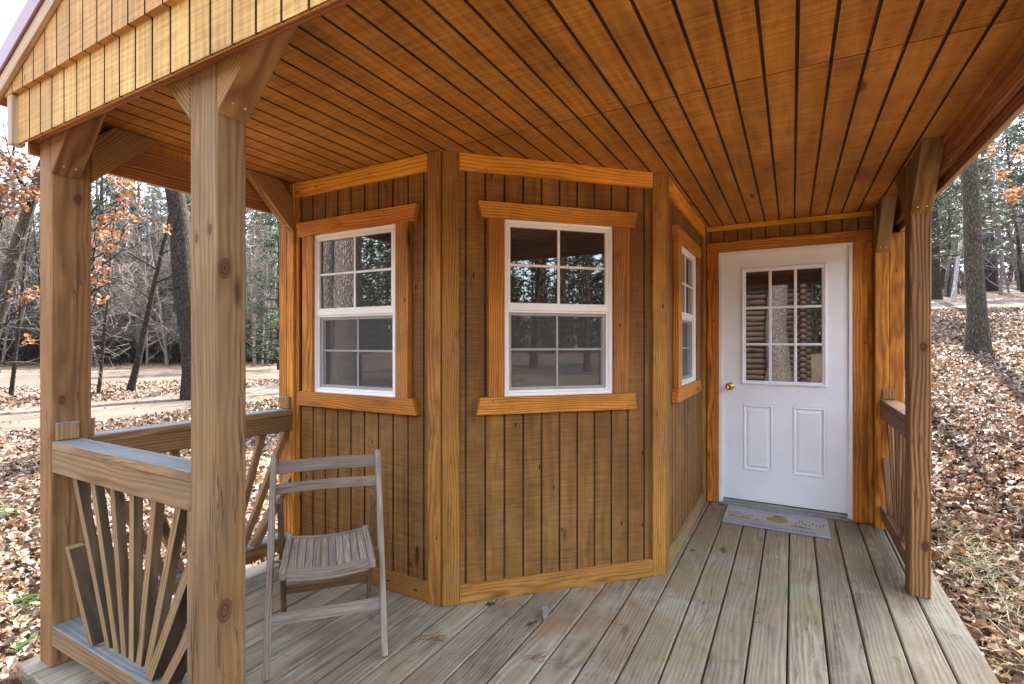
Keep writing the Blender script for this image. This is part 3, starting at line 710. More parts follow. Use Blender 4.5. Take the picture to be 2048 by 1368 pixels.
def dirt(name, k):
    t = NT(name)
    tc = t.n('ShaderNodeTexCoord').outputs['Object']
    n1 = t.noise(tc, .8, 5., .6).outputs['Fac']; n2 = t.noise(tc, 22, 4., .7).outputs['Fac']
    c = t.ramp(n1, [(.3, (.115*k, .088*k, .066*k)), (.55, (.16*k, .125*k, .096*k)), (.75, (.20*k, .16*k, .125*k))])
    c = t.mix(t.rng(n2, .6, .75, 0, .5), c, (.085*k, .06*k, .042*k))
    return t.done(c, .95, .1, n2, .5, .02)
M['dirt'] = dirt('pale_packed_dirt', .54); M['dirt_far'] = dirt('shaded_packed_dirt', .40)  # far road's dirt is a darker copy, its shade put in the colour
def ribbon(name, A, B, lift=.02, label=None, mat=None, sub=10):
    A = np.array(A, float); B = np.array(B, float)
    def res(P):
        t = np.linspace(0, len(P)-1, sub*(len(P)-1)+1); out = np.zeros((len(t), 2))
        for q, tt in enumerate(t):      # catmull-rom
            i = min(int(tt), len(P)-2); f = tt-i
            p0, p1, p2, p3 = P[max(i-1, 0)], P[i], P[i+1], P[min(i+2, len(P)-1)]
            out[q] = .5*((2*p1)+(-p0+p2)*f+(2*p0-5*p1+4*p2-p3)*f*f+(-p0+3*p1-3*p2+p3)*f**3)
        return out
    a, b = res(A), res(B); k = 9; rows = []
    for s in np.linspace(0, 1, k):
        p = a*(1-s)+b*s; p += np.random.RandomState(int(s*100)).normal(0, .05, p.shape)*(s in (0., 1.))
        rows.append(np.stack([p[:, 0], p[:, 1], H(p[:, 0], p[:, 1])+lift*(1 if 0 < s < 1 else -.6)], 1))
    V = np.concatenate(rows); m = len(a)
    F = [(i*m+j, i*m+j+1, (i+1)*m+j+1, (i+1)*m+j) for i in range(k-1) for j in range(m-1)]
    return meta(np_mesh(name, V, F, mat or M['dirt'], smooth=True), kind='structure')
ribbon('dirt_road', [(-13.2, -40), (-12.6, -8), (-12.36, 3.5), (-12.3, 4.84), (-13.0, 7.2), (-13.6, 10.5), (-14.2, 16), (-13, 30)],
       [(-17, -40), (-16, -8), (-15.7, 4.4), (-16.3, 6.4), (-17.3, 9.6), (-18.3, 13.2), (-20.5, 18), (-22, 32)])
ribbon('dirt_road', [(-32, -30), (-27.5, 0), (-25.9, 7.3), (-24.8, 9.8), (-21.6, 11.9), (-17.9, 13.6), (-14, 16.5)],
       [(-40, -30), (-36.5, 0), (-34.3, 9.8), (-32.3, 12.7), (-30.1, 16.5), (-26.8, 19.5), (-21, 24)], lift=.026, mat=M['dirt_far'])
ribbon('footpath', [(-4, 27.2), (2, 27.6), (6, 28.3), (12, 29.6), (20, 31), (40, 33)], [(-4, 29.6), (2, 30), (6, 30.7), (12, 32), (20, 33.6), (40, 36)], lift=.03, mat=plain('shaded_path_dirt', (.055, .045, .04), .95, .1, 8, .12))  # path dirt darkened for the shadow that lies on it

# ------------------------------------------------------------------ leaf litter
rng = np.random.RandomState(3)
def leaf_mesh(pos, size, rs, tilt=.45, flat=False):
    n = len(pos)
    T = np.array([[0, -.52, 0], [0, .52, 0], [-.30, -.20, 1], [-.22, .02, .55], [-.33, .24, 1], [.30, -.20, 1], [.22, .02, .55], [.33, .24, 1]], float)
    curl = rs.uniform(-.02, .32, (n, 1))
    P = np.repeat(T[None], n, 0); P[:, :, 2] = P[:, :, 2]*curl + (P[:, :, 1]**2)*rs.uniform(-.2, .5, (n, 1))
    P *= (1+rs.uniform(-.15, .15, P.shape))
    P *= size[:, None, None]
    yaw = rs.uniform(0, 6.283, n); tx = rs.normal(0, tilt, n); ty = rs.normal(0, tilt, n)
    def rot(P, a, i, j):
        c, s = np.cos(a)[:, None], np.sin(a)[:, None]; A, B = P[:, :, i].copy(), P[:, :, j].copy()
        P[:, :, i] = A*c-B*s; P[:, :, j] = A*s+B*c
    rot(P, tx, 1, 2); rot(P, ty, 0, 2); rot(P, yaw, 0, 1)
    zmin = P[:, :, 2].min(1); P[:, :, 2] -= zmin[:, None]*.8
    P += pos[:, None, :]
    b = np.arange(n)[:, None]*8
    F = np.concatenate([b+np.array([[0, 1, 4, 3]]), b+np.array([[0, 3, 2, 2]])[:, [0, 1, 2, 2]], b+np.array([[1, 0, 6, 7]]), b+np.array([[0, 5, 6, 6]])])
    tri = np.concatenate([b+np.array([[0, 1, 4]]), b+np.array([[0, 4, 3]]), b+np.array([[0, 3, 2]]), b+np.array([[1, 0, 6]]), b+np.array([[1, 6, 7]]), b+np.array([[0, 5, 6]])])
    return P.reshape(-1, 3), tri
def leaf_mat(name, stops, trans=.25):
    t = NT(name)
    r = t.n('ShaderNodeNewGeometry').outputs['Random Per Island']
    c = t.ramp(r, stops)
    tc = t.n('ShaderNodeTexCoord').outputs['Object']
    c = t.mix(1., c, t.ramp(t.noise(tc, 45, 3.).outputs['Fac'], [(.3, (.72, .72, .72)), (.7, (1.2, 1.2, 1.2))]), 'MULTIPLY')
    p = t.n('ShaderNodeBsdfPrincipled', {'Base Color': c, 'Roughness': .55, 'Specular IOR Level': .4})
    tl = t.n('ShaderNodeBsdfTranslucent', {'Color': c})
    mx = t.n('ShaderNodeMixShader', {0: trans, 1: p.outputs[0], 2: tl.outputs[0]})
    t.t.links.new(mx.outputs[0], t.out.inputs[0]); return t.m
M['leaf'] = leaf_mat('dead_leaves', [(0, (.014, .008, .005)), (.16, (.050, .022, .010)), (.34, (.10, .052, .027)), (.54, (.150, .090, .052)), (.76, (.22, .150, .096)), (.96, (.34, .255, .182)), (1., (.24, .07, .014))], .18)
def on_road(x, y):
    r1 = (x > -16.1-.1*np.clip(y-3, 0, 14)) & (x < -12.4-.1*np.clip(y-6, 0, 12)) & (y < 17)
    r2 = (x > -35+.35*np.clip(y-8, 0, 20)) & (x < -25.6+.9*np.clip(y-8, 0, 12))
    return r1 | r2
def scatter(n, fn, s0, s1):
    p = fn(n); x, y = p[:, 0], p[:, 1]
    ok = ~((x > -2.93) & (x < .76) & (y > .84) & (y < 8.5))
    rd = on_road(x, y); ok &= (~rd) | (rng.rand(len(x)) < .012)
    x, y = x[ok], y[ok]
    th = np.sin(x*1.7+np.sin(y*1.3)*1.5)*np.cos(y*1.9+np.sin(x*.9)*1.7)+.6*np.sin(x*4.1+y*3.3)*np.cos(y*4.7-x*2.2)
    kp = rng.rand(len(x)) < np.clip(.9+.55*th, .22, 1.); x, y = x[kp], y[kp]
    d = np.hypot(x, y)
    return np.stack([x, y, H(x, y)+.004+rng.rand(len(x))*.03], 1), (s0+(s1-s0)*rng.rand(len(x))**1.5)*(1+np.clip(d-8, 0, 30)*.028)
def sector(a0, a1, r0, r1, pw=1.4):
    def f(n):
        a = np.radians(rng.uniform(a0, a1, n)); r = r0+(r1-r0)*rng.rand(n)**pw
        return np.stack([r*np.cos(a), r*np.sin(a)], 1)
    return f
Ps, Ss = [], []
for n_, f_ in ((150000, sector(58, 88, 2.6, 27)), (16000, sector(66, 79, 2.6, 7, 1.)), (95000, sector(118, 178, 3.0, 26)), (9000, sector(10, 60, 1.5, 9)), (26000, sector(180, 360, .6, 10)), (9000, sector(100, 180, .5, 3.2))):
    p, s = scatter(n_, f_, .042, .088); Ps.append(p); Ss.append(s)
V, F = leaf_mesh(np.concatenate(Ps), np.concatenate(Ss), rng, .6)
meta(np_mesh('leaf_litter', V, F, M['leaf']), kind='stuff')
def sticks():
    rs = np.random.RandomState(12); G = Geo()
    for i in range(420):
        if i < 210: x, y = rs.uniform(1.0, 9), rs.uniform(2.5, 20)
        else: x, y = rs.uniform(-12, -3.1), rs.uniform(-2, 9)
        L = rs.uniform(.08, .55)*(1 if rs.rand() < .8 else 2); a = rs.uniform(0, 6.28); z = Hf(x, y)
        p = [np.array([x+math.cos(a)*L*q+rs.normal(0, .012), y+math.sin(a)*L*q+rs.normal(0, .012), 0]) for q in (0, .35, .7, 1.)]
        for q in p: q[2] = Hf(q[0], q[1])+.02+.02*rs.rand()
        G.tube(np.array(p), np.linspace(.006, .0025, 4)*rs.uniform(.5, 1.6), 4)
    meta(G.mesh('fallen_twigs', [M['twig']]), kind='stuff')
# grass tufts
def blades(centres, per, h, rs, spread=.09):
    n = len(centres)*per
    c = np.repeat(centres, per, 0); c[:, :2] += rs.normal(0, spread, (n, 2)); c[:, 2] = H(c[:, 0], c[:, 1])-.005
    a = rs.uniform(0, 6.283, n); L = h*rs.uniform(.5, 1.3, n); ln = rs.uniform(.3, 1.3, n); w = .003
    dx, dy = np.cos(a), np.sin(a)
    mid = c+np.stack([dx*L*ln*.3, dy*L*ln*.3, L*.6], 1); tip = c+np.stack([dx*L*ln, dy*L*ln, L*.75], 1)
    o = np.stack([-dy*w, dx*w, 0*w*dx], 1)
    V = np.stack([c-o, c+o, mid+o*.8, mid-o*.8, tip], 1).reshape(-1, 3); b = np.arange(n)[:, None]*5
    return V, np.concatenate([b+np.array([[0, 1, 2]]), b+np.array([[0, 2, 3]]), b+np.array([[3, 2, 4]])])
M['grass'] = leaf_mat('dry_grass', [(0, (.05, .06, .015)), (.35, (.11, .10, .036)), (.7, (.22, .17, .08)), (1, (.30, .24, .13))], .3)
cs = []
for i in range(60):
    y = rng.uniform(2.2, 5.2); cs.append((.93+abs(rng.normal(0, .12))+.04*(y-3), y, 0))
for i in range(24): cs.append((rng.uniform(1, 6), rng.uniform(4, 13), 0))
for i in range(50): cs.append((rng.uniform(-8, -3.4), rng.uniform(-.5, 6), 0))
V, F = blades(np.array(cs), 34, .11, rng); meta(np_mesh('grass', V, F, M['grass']), kind='stuff')

# ------------------------------------------------------------------ trees
def bark(name, c0, c1, c2, moss=0., sc=1.):
    t = NT(name)
    tc = t.n('ShaderNodeTexCoord').outputs['Object']
    w = t.vadd(tc, t.vmul(t.noise(tc, 6, 3.).outputs['Color'], (.09, .09, .2)))
    v = t.n('ShaderNodeTexVoronoi', {'Vector': t.vmul(w, (22*sc, 22*sc, 4.5*sc)), 'Scale': 1.}, feature='DISTANCE_TO_EDGE').outputs['Distance']
    n = t.noise(t.vmul(tc, (18, 18, 5)), 1.3, 5., .65).outputs['Fac']
    f = t.math('ADD', t.math('MULTIPLY', t.rng(v, 0, .35), .5), t.math('MULTIPLY', n, .5))
    c = t.ramp(f, [(.15, c0), (.45, c1), (.8, c2)])
    if moss: c = t.mix(t.rng(t.noise(tc, 3.5, 4., .7).outputs['Fac'], .45, .7, 0, moss), c, (.085, .088, .04))
    return t.done(c, .95, .08, f, .9, .03)
M['bark'] = bark('grey_brown_bark', (.010, .008, .006), (.038, .029, .022), (.085, .068, .055), sc=1.5)
M['bark_moss'] = bark('lichen_bark', (.016, .012, .009), (.060, .049, .038), (.125, .108, .085), .4, 1.7)
M['bark_pale'] = bark('pale_bark', (.16, .14, .125), (.33, .30, .275), (.48, .45, .42), sc=.6)
M['bark_grey'] = bark('mid_grey_bark', (.05, .04, .034), (.16, .13, .115), (.27, .235, .21), .15, 1.4)  # lighter grey bark for the mirrored trunks and understory trees
M['twig'] = plain('twig_bark', (.060, .048, .040), .9, .1, 6, .2)
M['twig_pale'] = plain('pale_twig_bark', (.20, .175, .155), .9, .1, 6, .2)
M['needle'] = leaf_mat('pine_needles', [(0, (.009, .020, .008)), (.5, (.021, .042, .014)), (1, (.055, .085, .026))], .25)
M['shrubleaf'] = leaf_mat('young_green_leaves', [(0, (.05, .085, .02)), (1, (.14, .20, .045))], .35)
M['oakleaf'] = leaf_mat('rust_oak_leaves', [(0, (.14, .045, .013)), (.5, (.27, .105, .036)), (1, (.38, .185, .08))], .4)
class Geo:
    def __init__(s): s.V = []; s.F = []; s.n = 0; s.mi = []
    def tube(s, pts, rad, k=5, mi=0):
        pts = np.asarray(pts, float); m = len(pts)
        d = np.gradient(pts, axis=0); d /= np.linalg.norm(d, axis=1)[:, None]+1e-9
        ref = np.where(np.abs(d[:, 2:3]) > .9, np.array([[1., 0, 0]]), np.array([[0, 0, 1.]]))
        a = np.cross(d, ref); a /= np.linalg.norm(a, axis=1)[:, None]+1e-9; b = np.cross(d, a)
        if m > 2:
            for i in range(1, m):       # keep rings aligned
                a[i] = a[i-1]-d[i]*np.dot(a[i-1], d[i]); a[i] /= np.linalg.norm(a[i])+1e-9; b[i] = np.cross(d[i], a[i])
        ang = np.arange(k)*2*math.pi/k
        ring = pts[:, None]+np.asarray(rad)[:, None, None]*(np.cos(ang)[None, :, None]*a[:, None]+np.sin(ang)[None, :, None]*b[:, None])
        s.V.append(ring.reshape(-1, 3))
        i, j = np.meshgrid(np.arange(m-1), np.arange(k), indexing='ij'); i = i.ravel(); j = j.ravel(); j2 = (j+1) % k
        q = np.stack([i*k+j, i*k+j2, (i+1)*k+j2, (i+1)*k+j], 1)+s.n
        s.F.append(q); s.mi.append(np.full(len(q), mi)); s.n += m*k
    def tris(s, V, F, mi=0):
        q = np.concatenate([F, F[:, 2:3]], 1)+s.n     # triangle as a quad with a repeated corner is invalid: kept apart
        s.V.append(V); s.T = getattr(s, 'T', []); s.T.append((F+s.n, mi)); s.n += len(V)
    def mesh(s, name, mats, parent=None, smooth=True):
        V = np.concatenate(s.V); Q = np.concatenate(s.F) if s.F else np.zeros((0, 4), int)
        mi = np.concatenate(s.mi) if s.F else np.zeros(0, int)
        T = [np.concatenate([Q[:, [0, 1, 2]], Q[:, [0, 2, 3]]])]; MI = [np.concatenate([mi, mi])]
        for f, k in getattr(s, 'T', []): T.append(f); MI.append(np.full(len(f), k))
        return np_mesh(name, V, np.concatenate(T), mats, parent, smooth, np.concatenate(MI))
def wiggle(rs, p, d, L, n, bend, up=0.):
    pts = [np.array(p, float)]; d = np.array(d, float)
    for i in range(n):
        d = d+rs.normal(0, bend, 3)+np.array([0, 0, up]); d /= np.linalg.norm(d); pts.append(pts[-1]+d*L/n)
    return np.array(pts), d
def perp(rs, d, ang):
    v = rs.normal(0, 1, 3); v -= d*np.dot(v, d); v /= np.linalg.norm(v); return d*math.cos(ang)+v*math.sin(ang)
def limbs(G, rs, p, d, L, r, lev, twigs=5, up=.02, tips=None):
    n = 5 if lev >= 2 else 3
    pts, dd = wiggle(rs, p, d, L, n, .13 if lev > 0 else .16, up)
    G.tube(pts, np.linspace(r, max(r*.35, .004), n+1), 5 if lev >= 2 else 3, 1 if lev < 1 else 0)
    if lev == 0:
        if tips is not None: tips.append(pts[-1]); tips.append(pts[n//2])
        return
    cnt = {3: 5, 2: 6, 1: twigs}[lev] if lev <= 3 else 5
    for q in range(cnt):
        t = rs.uniform(.25, 1.); i = min(int(t*n), n-1); f = t*n-i
        base = pts[i]*(1-f)+pts[i+1]*f; ax = pts[i+1]-pts[i]; ax = ax/np.linalg.norm(ax)
        limbs(G, rs, base, perp(rs, ax, rs.uniform(.5, 1.15)), L*rs.uniform(.38, .62), max(r*(1-.55*t)*.5, .005), lev-1, twigs, up, tips)
def make_bare(seed, h, r, lean=(0, 0), nb=15, first=.3, mats=None, twigs=5, lev=2, blen=.30, wander=.012):
    rs = np.random.RandomState(seed)
    n = 14; t = np.linspace(0, 1, n+1)
    path = np.stack([lean[0]*h*t+np.cumsum(rs.normal(0, wander*h/3, n+1)), lean[1]*h*t+np.cumsum(rs.normal(0, wander*h/3, n+1)), h*t-.25], 1); path[:2, :2] = [[0, 0], [lean[0]*h*t[1], lean[1]*h*t[1]]]
    rad = r*(1-t)**.8*.95+.012+r*.5*np.exp(-t*h/.35)
    G = Geo(); G.tube(path, rad, 10)
    C = Geo()
    for q in range(nb):
        tt = first+(1-first)*((q+rs.rand())/nb)**.9; i = min(int(tt*n), n-1); f = tt*n-i
        base = path[i]*(1-f)+path[i+1]*f; az = rs.uniform(0, 6.283); el = rs.uniform(.15, .95)
        d = np.array([math.cos(az)*math.cos(el), math.sin(az)*math.cos(el), math.sin(el)])
        rr = np.interp(tt, t, rad)*.5
        limbs(C, rs, base, d, h*blen*rs.uniform(.6, 1.15)*(1.15-.6*tt), min(rr, .09), lev, twigs)
    return G, C
def make_pine(seed, h, r, first=.22, dens=1., mats=None):
    rs = np.random.RandomState(seed); n = 12; t = np.linspace(0, 1, n+1)
    path = np.stack([np.cumsum(rs.normal(0, .03, n+1)), np.cumsum(rs.normal(0, .03, n+1)), h*t-.25], 1); path[0, :2] = 0
    rad = r*(1-t)+.02
    G = Geo(); G.tube(path, rad, 9); C = Geo(); cl = []
    z = first
    while z < .985:
        for q in range(rs.randint(3, 6)):
            az = rs.uniform(0, 6.283); L = h*.30*(1.02-z)**.75*rs.uniform(.55, 1.15); i = min(int(z*n), n-1); f = z*n-i
            base = path[i]*(1-f)+path[i+1]*f
            d = np.array([math.cos(az), math.sin(az), rs.uniform(-.15, .25)])
            pts, dd = wiggle(rs, base, d/np.linalg.norm(d), L, 5, .07, .03)
            C.tube(pts, np.linspace(.035*(1.1-z), .006, 6), 3, 0)
            for k in range(int(13*dens)):
                tt = rs.uniform(.25, 1.); i2 = min(int(tt*5), 4); b = pts[i2]+(pts[i2+1]-pts[i2])*(tt*5-i2)
                cl.append(b+rs.normal(0, .20, 3)*np.array([1, 1, .35])*L*.38)
        z += rs.uniform(.022, .045)
    cl = np.array(cl); m = 9; N = len(cl)*m
    c = np.repeat(cl, m, 0)+rs.normal(0, .07, (N, 3)); dv = rs.normal(0, 1, (N, 3)); dv[:, 2] = dv[:, 2]*.5+.25; dv /= np.linalg.norm(dv, axis=1)[:, None]
    L = rs.uniform(.10, .26, N)[:, None]; sd = np.cross(dv, rs.normal(0, 1, (N, 3))); sd /= np.linalg.norm(sd, axis=1)[:, None]
    V = np.stack([c-sd*.014, c+sd*.014, c+dv*L], 1).reshape(-1, 3); F = np.arange(N*3).reshape(-1, 3)
    C.tris(V, F, 1)
    return G, C
def make_shrub(seed, h, n=9, leafy=0.):
    rs = np.random.RandomState(seed); G = Geo(); C = Geo(); tips = []
    for q in range(n):
        az = rs.uniform(0, 6.283); el = rs.uniform(.75, 1.45); d = np.array([math.cos(az)*math.cos(el), math.sin(az)*math.cos(el), math.sin(el)])
        L = h*rs.uniform(.6, 1.05); pts, dd = wiggle(rs, np.array([math.cos(az)*.12, math.sin(az)*.12, -.1]), d, L, 6, .10, .03)
        G.tube(pts, np.linspace(.022, .006, 7), 4)
        for k in range(7):
            i = rs.randint(1, 6); ax = pts[i+1]-pts[i]; ax /= np.linalg.norm(ax)
            limbs(C, rs, pts[i], perp(rs, ax, rs.uniform(.4, 1.1)), L*rs.uniform(.25, .5), .009, 1, 6, .02, tips)
    if leafy and tips:
        tp = np.array(tips); tp = tp[rs.rand(len(tp)) < leafy]
        V, F = leaf_mesh(np.repeat(tp, 3, 0)+rs.normal(0, .06, (len(tp)*3, 3)), rs.uniform(.06, .11, len(tp)*3), rs, .8); C.tris(V, F, 2)
    return G, C
def tree_obj(name, G, C, mats_t, mats_c, loc, rz=0., sc=1.):
    e = empty(name, loc, rz); e.scale = (sc, sc, sc)
    G.mesh('trunk', mats_t, e); C.mesh('crown', mats_c, e, smooth=False)
    return e
def clone(src, loc, rz, sc):
    e = src.copy(); COL.objects.link(e); e.location = loc; e.rotation_euler = (0, 0, rz); e.scale = (sc, sc, sc)
    for ch in list(src.children):
        c = ch.copy(); COL.objects.link(c); c.parent = e
    return e
class Kind:
    """a few variants of one kind of tree; every call plants one more"""
    def __init__(s, name, makers): s.name = name; s.makers = makers; s.src = [None]*len(makers); s.k = 0
    def plant(s, x, y, rz, sc, label, cat, group):
        i = s.k % len(s.makers); s.k += 1; loc = (x, y, Hf(x, y))
        if s.src[i] is None:
            G, C, mt, mc = s.makers[i](); e = tree_obj(s.name, G, C, mt, mc, loc, rz, sc); s.src[i] = e
        else: e = clone(s.src[i], loc, rz, sc)
        return meta(e, label, cat, group)
T = [M['bark'], M['twig']]
K_bare = Kind('bare_tree', [lambda s=s: (*make_bare(100+s, 15+s, .15+.03*(s % 3), nb=17, first=.16+.05*(s % 3)), [[M['bark'], M['bark_moss'], M['bark']][s % 3]], [M['bark'], M['twig'] if s % 2 else M['twig_pale']]) for s in range(5)])
K_pole = Kind('slender_tree', [lambda s=s: (*make_bare(200+s, 10+s, .055+.012*s, nb=15, first=.12, lean=(.05*(s-1), .04), lev=2, twigs=4, blen=.24), [M['bark'] if s else M['bark_pale']], [M['bark'], M['twig_pale']]) for s in range(4)])
K_pine = Kind('pine_tree', [lambda s=s: (*make_pine(300+s, 15+2*s, .19, first=.10+.07*s), [M['bark']], [M['bark'], M['needle']]) for s in range(3)])
K_shrub = Kind('bare_shrub', [lambda s=s: (*make_shrub(400+s, 2.2+.5*s, 9), [M['twig']], [M['twig'], M['twig']]) for s in range(3)])
K_green = Kind('leafy_shrub', [lambda s=s: (*make_shrub(450+s, 2.4, 8, .55), [M['twig']], [M['twig'], M['twig'], M['shrubleaf']]) for s in range(2)])

sticks()
# camera ray for planting by bearing (pixel column of the 2048 wide picture) and distance
TH = math.radians(28.9); FPX = 1016.
def at(px, t):
    u = (px-1024)/FPX; return (t*(-math.sin(TH)+u*math.cos(TH)), t*(math.cos(TH)+u*math.sin(TH)))
rr = random.Random(21)
def spread(kind, n, px0, px1, t0, t1, s0, s1, label, cat, group, mind=1.6, avoid=True):
    pts = []
    tries = 0
    while len(pts) < n and tries < 6000:
        tries += 1
        x, y = at(rr.uniform(px0, px1), t0+(t1-t0)*rr.random())
        if avoid and bool(on_road(np.array(x), np.array(y))): continue
        if 27 < y < 33.5 and x > -5: continue
        if any((x-a)**2+(y-b)**2 < mind**2 for a, b in pts): continue
        pts.append((x, y)); kind.plant(x, y, rr.uniform(0, 6.28), rr.uniform(s0, s1), label, cat, group)
# ---- woods on the left beyond the road
LB = 'bare grey tree among many in the woods beyond the dirt road'
spread(K_bare, 44, -260, 640, 35, 60, .8, 1.25, LB, 'tree', 'bare trees in the woods beyond the dirt road')
spread(K_pine, 40, -260, 640, 45, 66, 1.0, 1.5, 'dark green pine among the bare trees beyond the dirt road', 'pine tree', 'pines in the woods beyond the dirt road', 2.2)
spread(K_pine, 44, -200, 640, 37, 48, .5, 1.15, 'dark green pine among the bare trees beyond the dirt road', 'pine tree', 'pines in the woods beyond the dirt road', 2.0)
spread(K_pole, 36, -200, 600, 34, 48, .8, 1.2, 'thin bare young tree at the edge of the woods beyond the dirt road', 'tree', 'young trees at the edge of the woods', 1.2)
K_thick = Kind('slender_tree', [lambda s=s: (*make_bare(700+s, 7.5+1.5*s, .05+.01*s, nb=20, first=.06, lean=(.10*(s-1), -.06*(s-1)), lev=2, twigs=5, blen=.34), [M['bark_grey']], [M['bark_grey'], M['twig_pale']]) for s in range(3)])
spread(K_thick, 72, -220, 640, 31, 44, .8, 1.35, 'thin bare understory tree with pale tangled twigs beyond the dirt road', 'tree', 'pale understory trees beyond the road', 1.0)
spread(K_bare, 9, 660, 930, 20, 40, .8, 1.1, 'unseen bare tree added behind the cabin to cast shadow across the dirt road', 'tree', 'unseen trees added behind the cabin', 2.5)  # added out of sight so their shade falls on the road and left ground
spread(K_shrub, 50, -150, 600, 33.5, 46, .9, 1.8, 'tangled bare shrub under the trees beyond the dirt road', 'shrub', 'bare shrubs at the edge of the woods', 1.2)
spread(K_green, 14, 180, 600, 37, 44, .9, 1.5, 'fresh green leafy shrub under the trees beyond the dirt road', 'shrub', 'green shrubs in the woods', 1.5)
# ---- hillside woods on the right
spread(K_bare, 46, 1740, 2300, 35, 70, .85, 1.3, 'bare tree standing among others in the hillside woods above the footpath', 'tree', 'bare trees on the wooded hillside')
spread(K_pole, 22, 1780, 2250, 26, 44, .8, 1.2, 'thin bare young tree on the wooded hillside above the footpath', 'tree', 'young trees on the wooded hillside', 1.2)
spread(K_pine, 8, 1800, 1990, 36, 46, .6, 1.0, 'green pine among the bare hillside trees right of the porch', 'pine tree', 'pines on the wooded hillside', 2.)
spread(K_thick, 26, 1800, 2200, 26, 44, .7, 1.2, 'thin tangled understory tree on the wooded hillside above the footpath', 'tree', 'understory trees on the hillside', 1.0)
spread(K_shrub, 16, 1830, 2150, 26, 40, .5, 1.0, 'low bare shrub beside the footpath on the hillside', 'shrub', 'shrubs beside the footpath', 1.2)
# ---- the far belt of woods all round, one mass
def belt():
    rs = np.random.RandomState(77); V = []; mi = []
    for k in range(1000):
        a = rs.uniform(0, 6.283); r = rs.uniform(66, 96); x, y = r*math.cos(a), r*math.sin(a)
        if 40 < math.degrees(a) < 88 and rs.rand() < .66: continue
        z = Hf(x, y)-.3; h = rs.uniform(10, 25); w = rs.uniform(.12, .28)
        for q in range(3):
            b = q*2.094; b2_ = b+2.094
            V += [(x+w*math.cos(b), y+w*math.sin(b), z), (x+w*math.cos(b2_), y+w*math.sin(b2_), z), (x, y, z+h)]; mi.append(0)
        pine = rs.rand() < .55; m = 420 if pine else 260
        zz = h*(.06+.94*rs.rand(m)**.9) if pine else h*(.02+.95*rs.rand(m))
        rad = (h*.20*(1.05-zz/h)+.4)*np.sqrt(rs.rand(m)) if pine else (1.2+h*.15*np.sin(np.clip(zz/h, 0, 1)*3.1))*rs.rand(m)
        an = rs.uniform(0, 6.283, m)
        c = np.stack([x+rad*np.cos(an), y+rad*np.sin(an), z+zz], 1)
        d = rs.normal(0, 1, (m, 3)); d[:, 2] = d[:, 2]*(.35 if pine else .9)+(0 if pine else .5); d /= np.linalg.norm(d, axis=1)[:, None]
        L = rs.uniform(.5, 1.1, m)[:, None] if pine else rs.uniform(1.0, 2.6, m)[:, None]
        sd = np.cross(d, rs.normal(0, 1, (m, 3))); sd /= np.linalg.norm(sd, axis=1)[:, None]; sw = .22 if pine else .022
        V += list(np.stack([c-sd*sw-d*L*.5, c+sd*sw-d*L*.5, c+d*L*.5], 1).reshape(-1, 3)); mi += [1 if pine else 2]*m
    V = np.array(V); return meta(np_mesh('far_woods', V, np.arange(len(V)).reshape(-1, 3), [M['bark'], M['needle'], M['twig']], midx=mi), kind='stuff')
belt()
# ---- trees behind the viewer (they show in the panes)
def ring(kind, n, a0, a1, r0, r1, s0, s1, label, cat, group):
    for i in range(n):
        a = math.radians(rr.uniform(a0, a1)); r = rr.uniform(r0, r1)
        kind.plant(r*math.cos(a), r*math.sin(a), rr.uniform(0, 6.28), rr.uniform(s0, s1), label, cat, group)
ring(K_bare, 26, -75, 25, 17, 42, .8, 1.2, 'bare tree across the yard that shows only as a reflection in the cabin windows', 'tree', 'trees mirrored in the windows')
ring(K_pine, 9, -70, 10, 24, 40, .8, 1.1, 'pine across the yard that shows only as a reflection in the cabin windows', 'pine tree', 'pines mirrored in the windows')
ring(K_pine, 5, 205, 235, 16, 26, .8, 1.1, 'pine near the road that shows only as a reflection in the cabin windows', 'pine tree', 'pines mirrored in the windows near the road')

# ---- single trees one can point to
def hero(name, base, top_px, r, seed, label, bk, cr, lean=None, h=14, nb=14, first=.35, twigs=5, blen=.28, lev=2):
    x, y = base
    G, C = make_bare(seed, h, r, lean or (0, 0), nb, first, None, twigs, lev, blen, .005)
    return meta(tree_obj(name, G, C, [bk], cr, (x, y, Hf(x, y))), label, 'tree')
RV = np.array([math.cos(TH), math.sin(TH)])      # to the right in the picture
hero('leaning_tree', at(400, 14.6), None, .36, 511, 'big dark rough trunk leaning left behind the near porch post', M['bark'], [M['bark'], M['twig']], tuple(-RV*.115), 15, 16, .42)
hero('leaning_tree', at(-62, 13.5), None, .19, 522, 'dark trunk leaning right, left of the porch corner post', M['bark_moss'], [M['bark'], M['twig_pale']], tuple(RV*.30), 13, 16, .40)
hero('slender_tree', at(258, 16.8), None, .10, 533, 'thin brown sapling leaning right on the verge between the two dirt tracks', M['bark'], [M['bark'], M['twig_pale']], tuple(RV*.22), 8.5, 12, .35, 5, .30)
hero('bare_tree', at(1956, 11.), None, .175, 544, 'straight lichen covered trunk standing on the leafy slope right of the porch', M['bark_moss'], [M['bark'], M['twig']], tuple(RV*-.02), 16, 14, .45)
hero('birch_tree', at(1904, 24.4), None, .075, 555, 'pale leaning birch with thin white trunk beyond the footpath', M['bark_pale'], [M['bark_pale'], M['twig_pale']], tuple(RV*.14), 13, 9, .5)
hero('bare_tree', at(1871, 26.), None, .22, 566, 'thick dark trunk just right of the porch post, beyond the footpath', M['bark'], [M['bark'], M['twig']], tuple(RV*-.02), 17, 14, .4)
hero('bare_tree', at(1978, 30.), None, .30, 577, 'broad dark double trunk behind the lichen covered trunk on the hillside', M['bark'], [M['bark'], M['twig']], tuple(RV*-.03), 17, 14, .4)
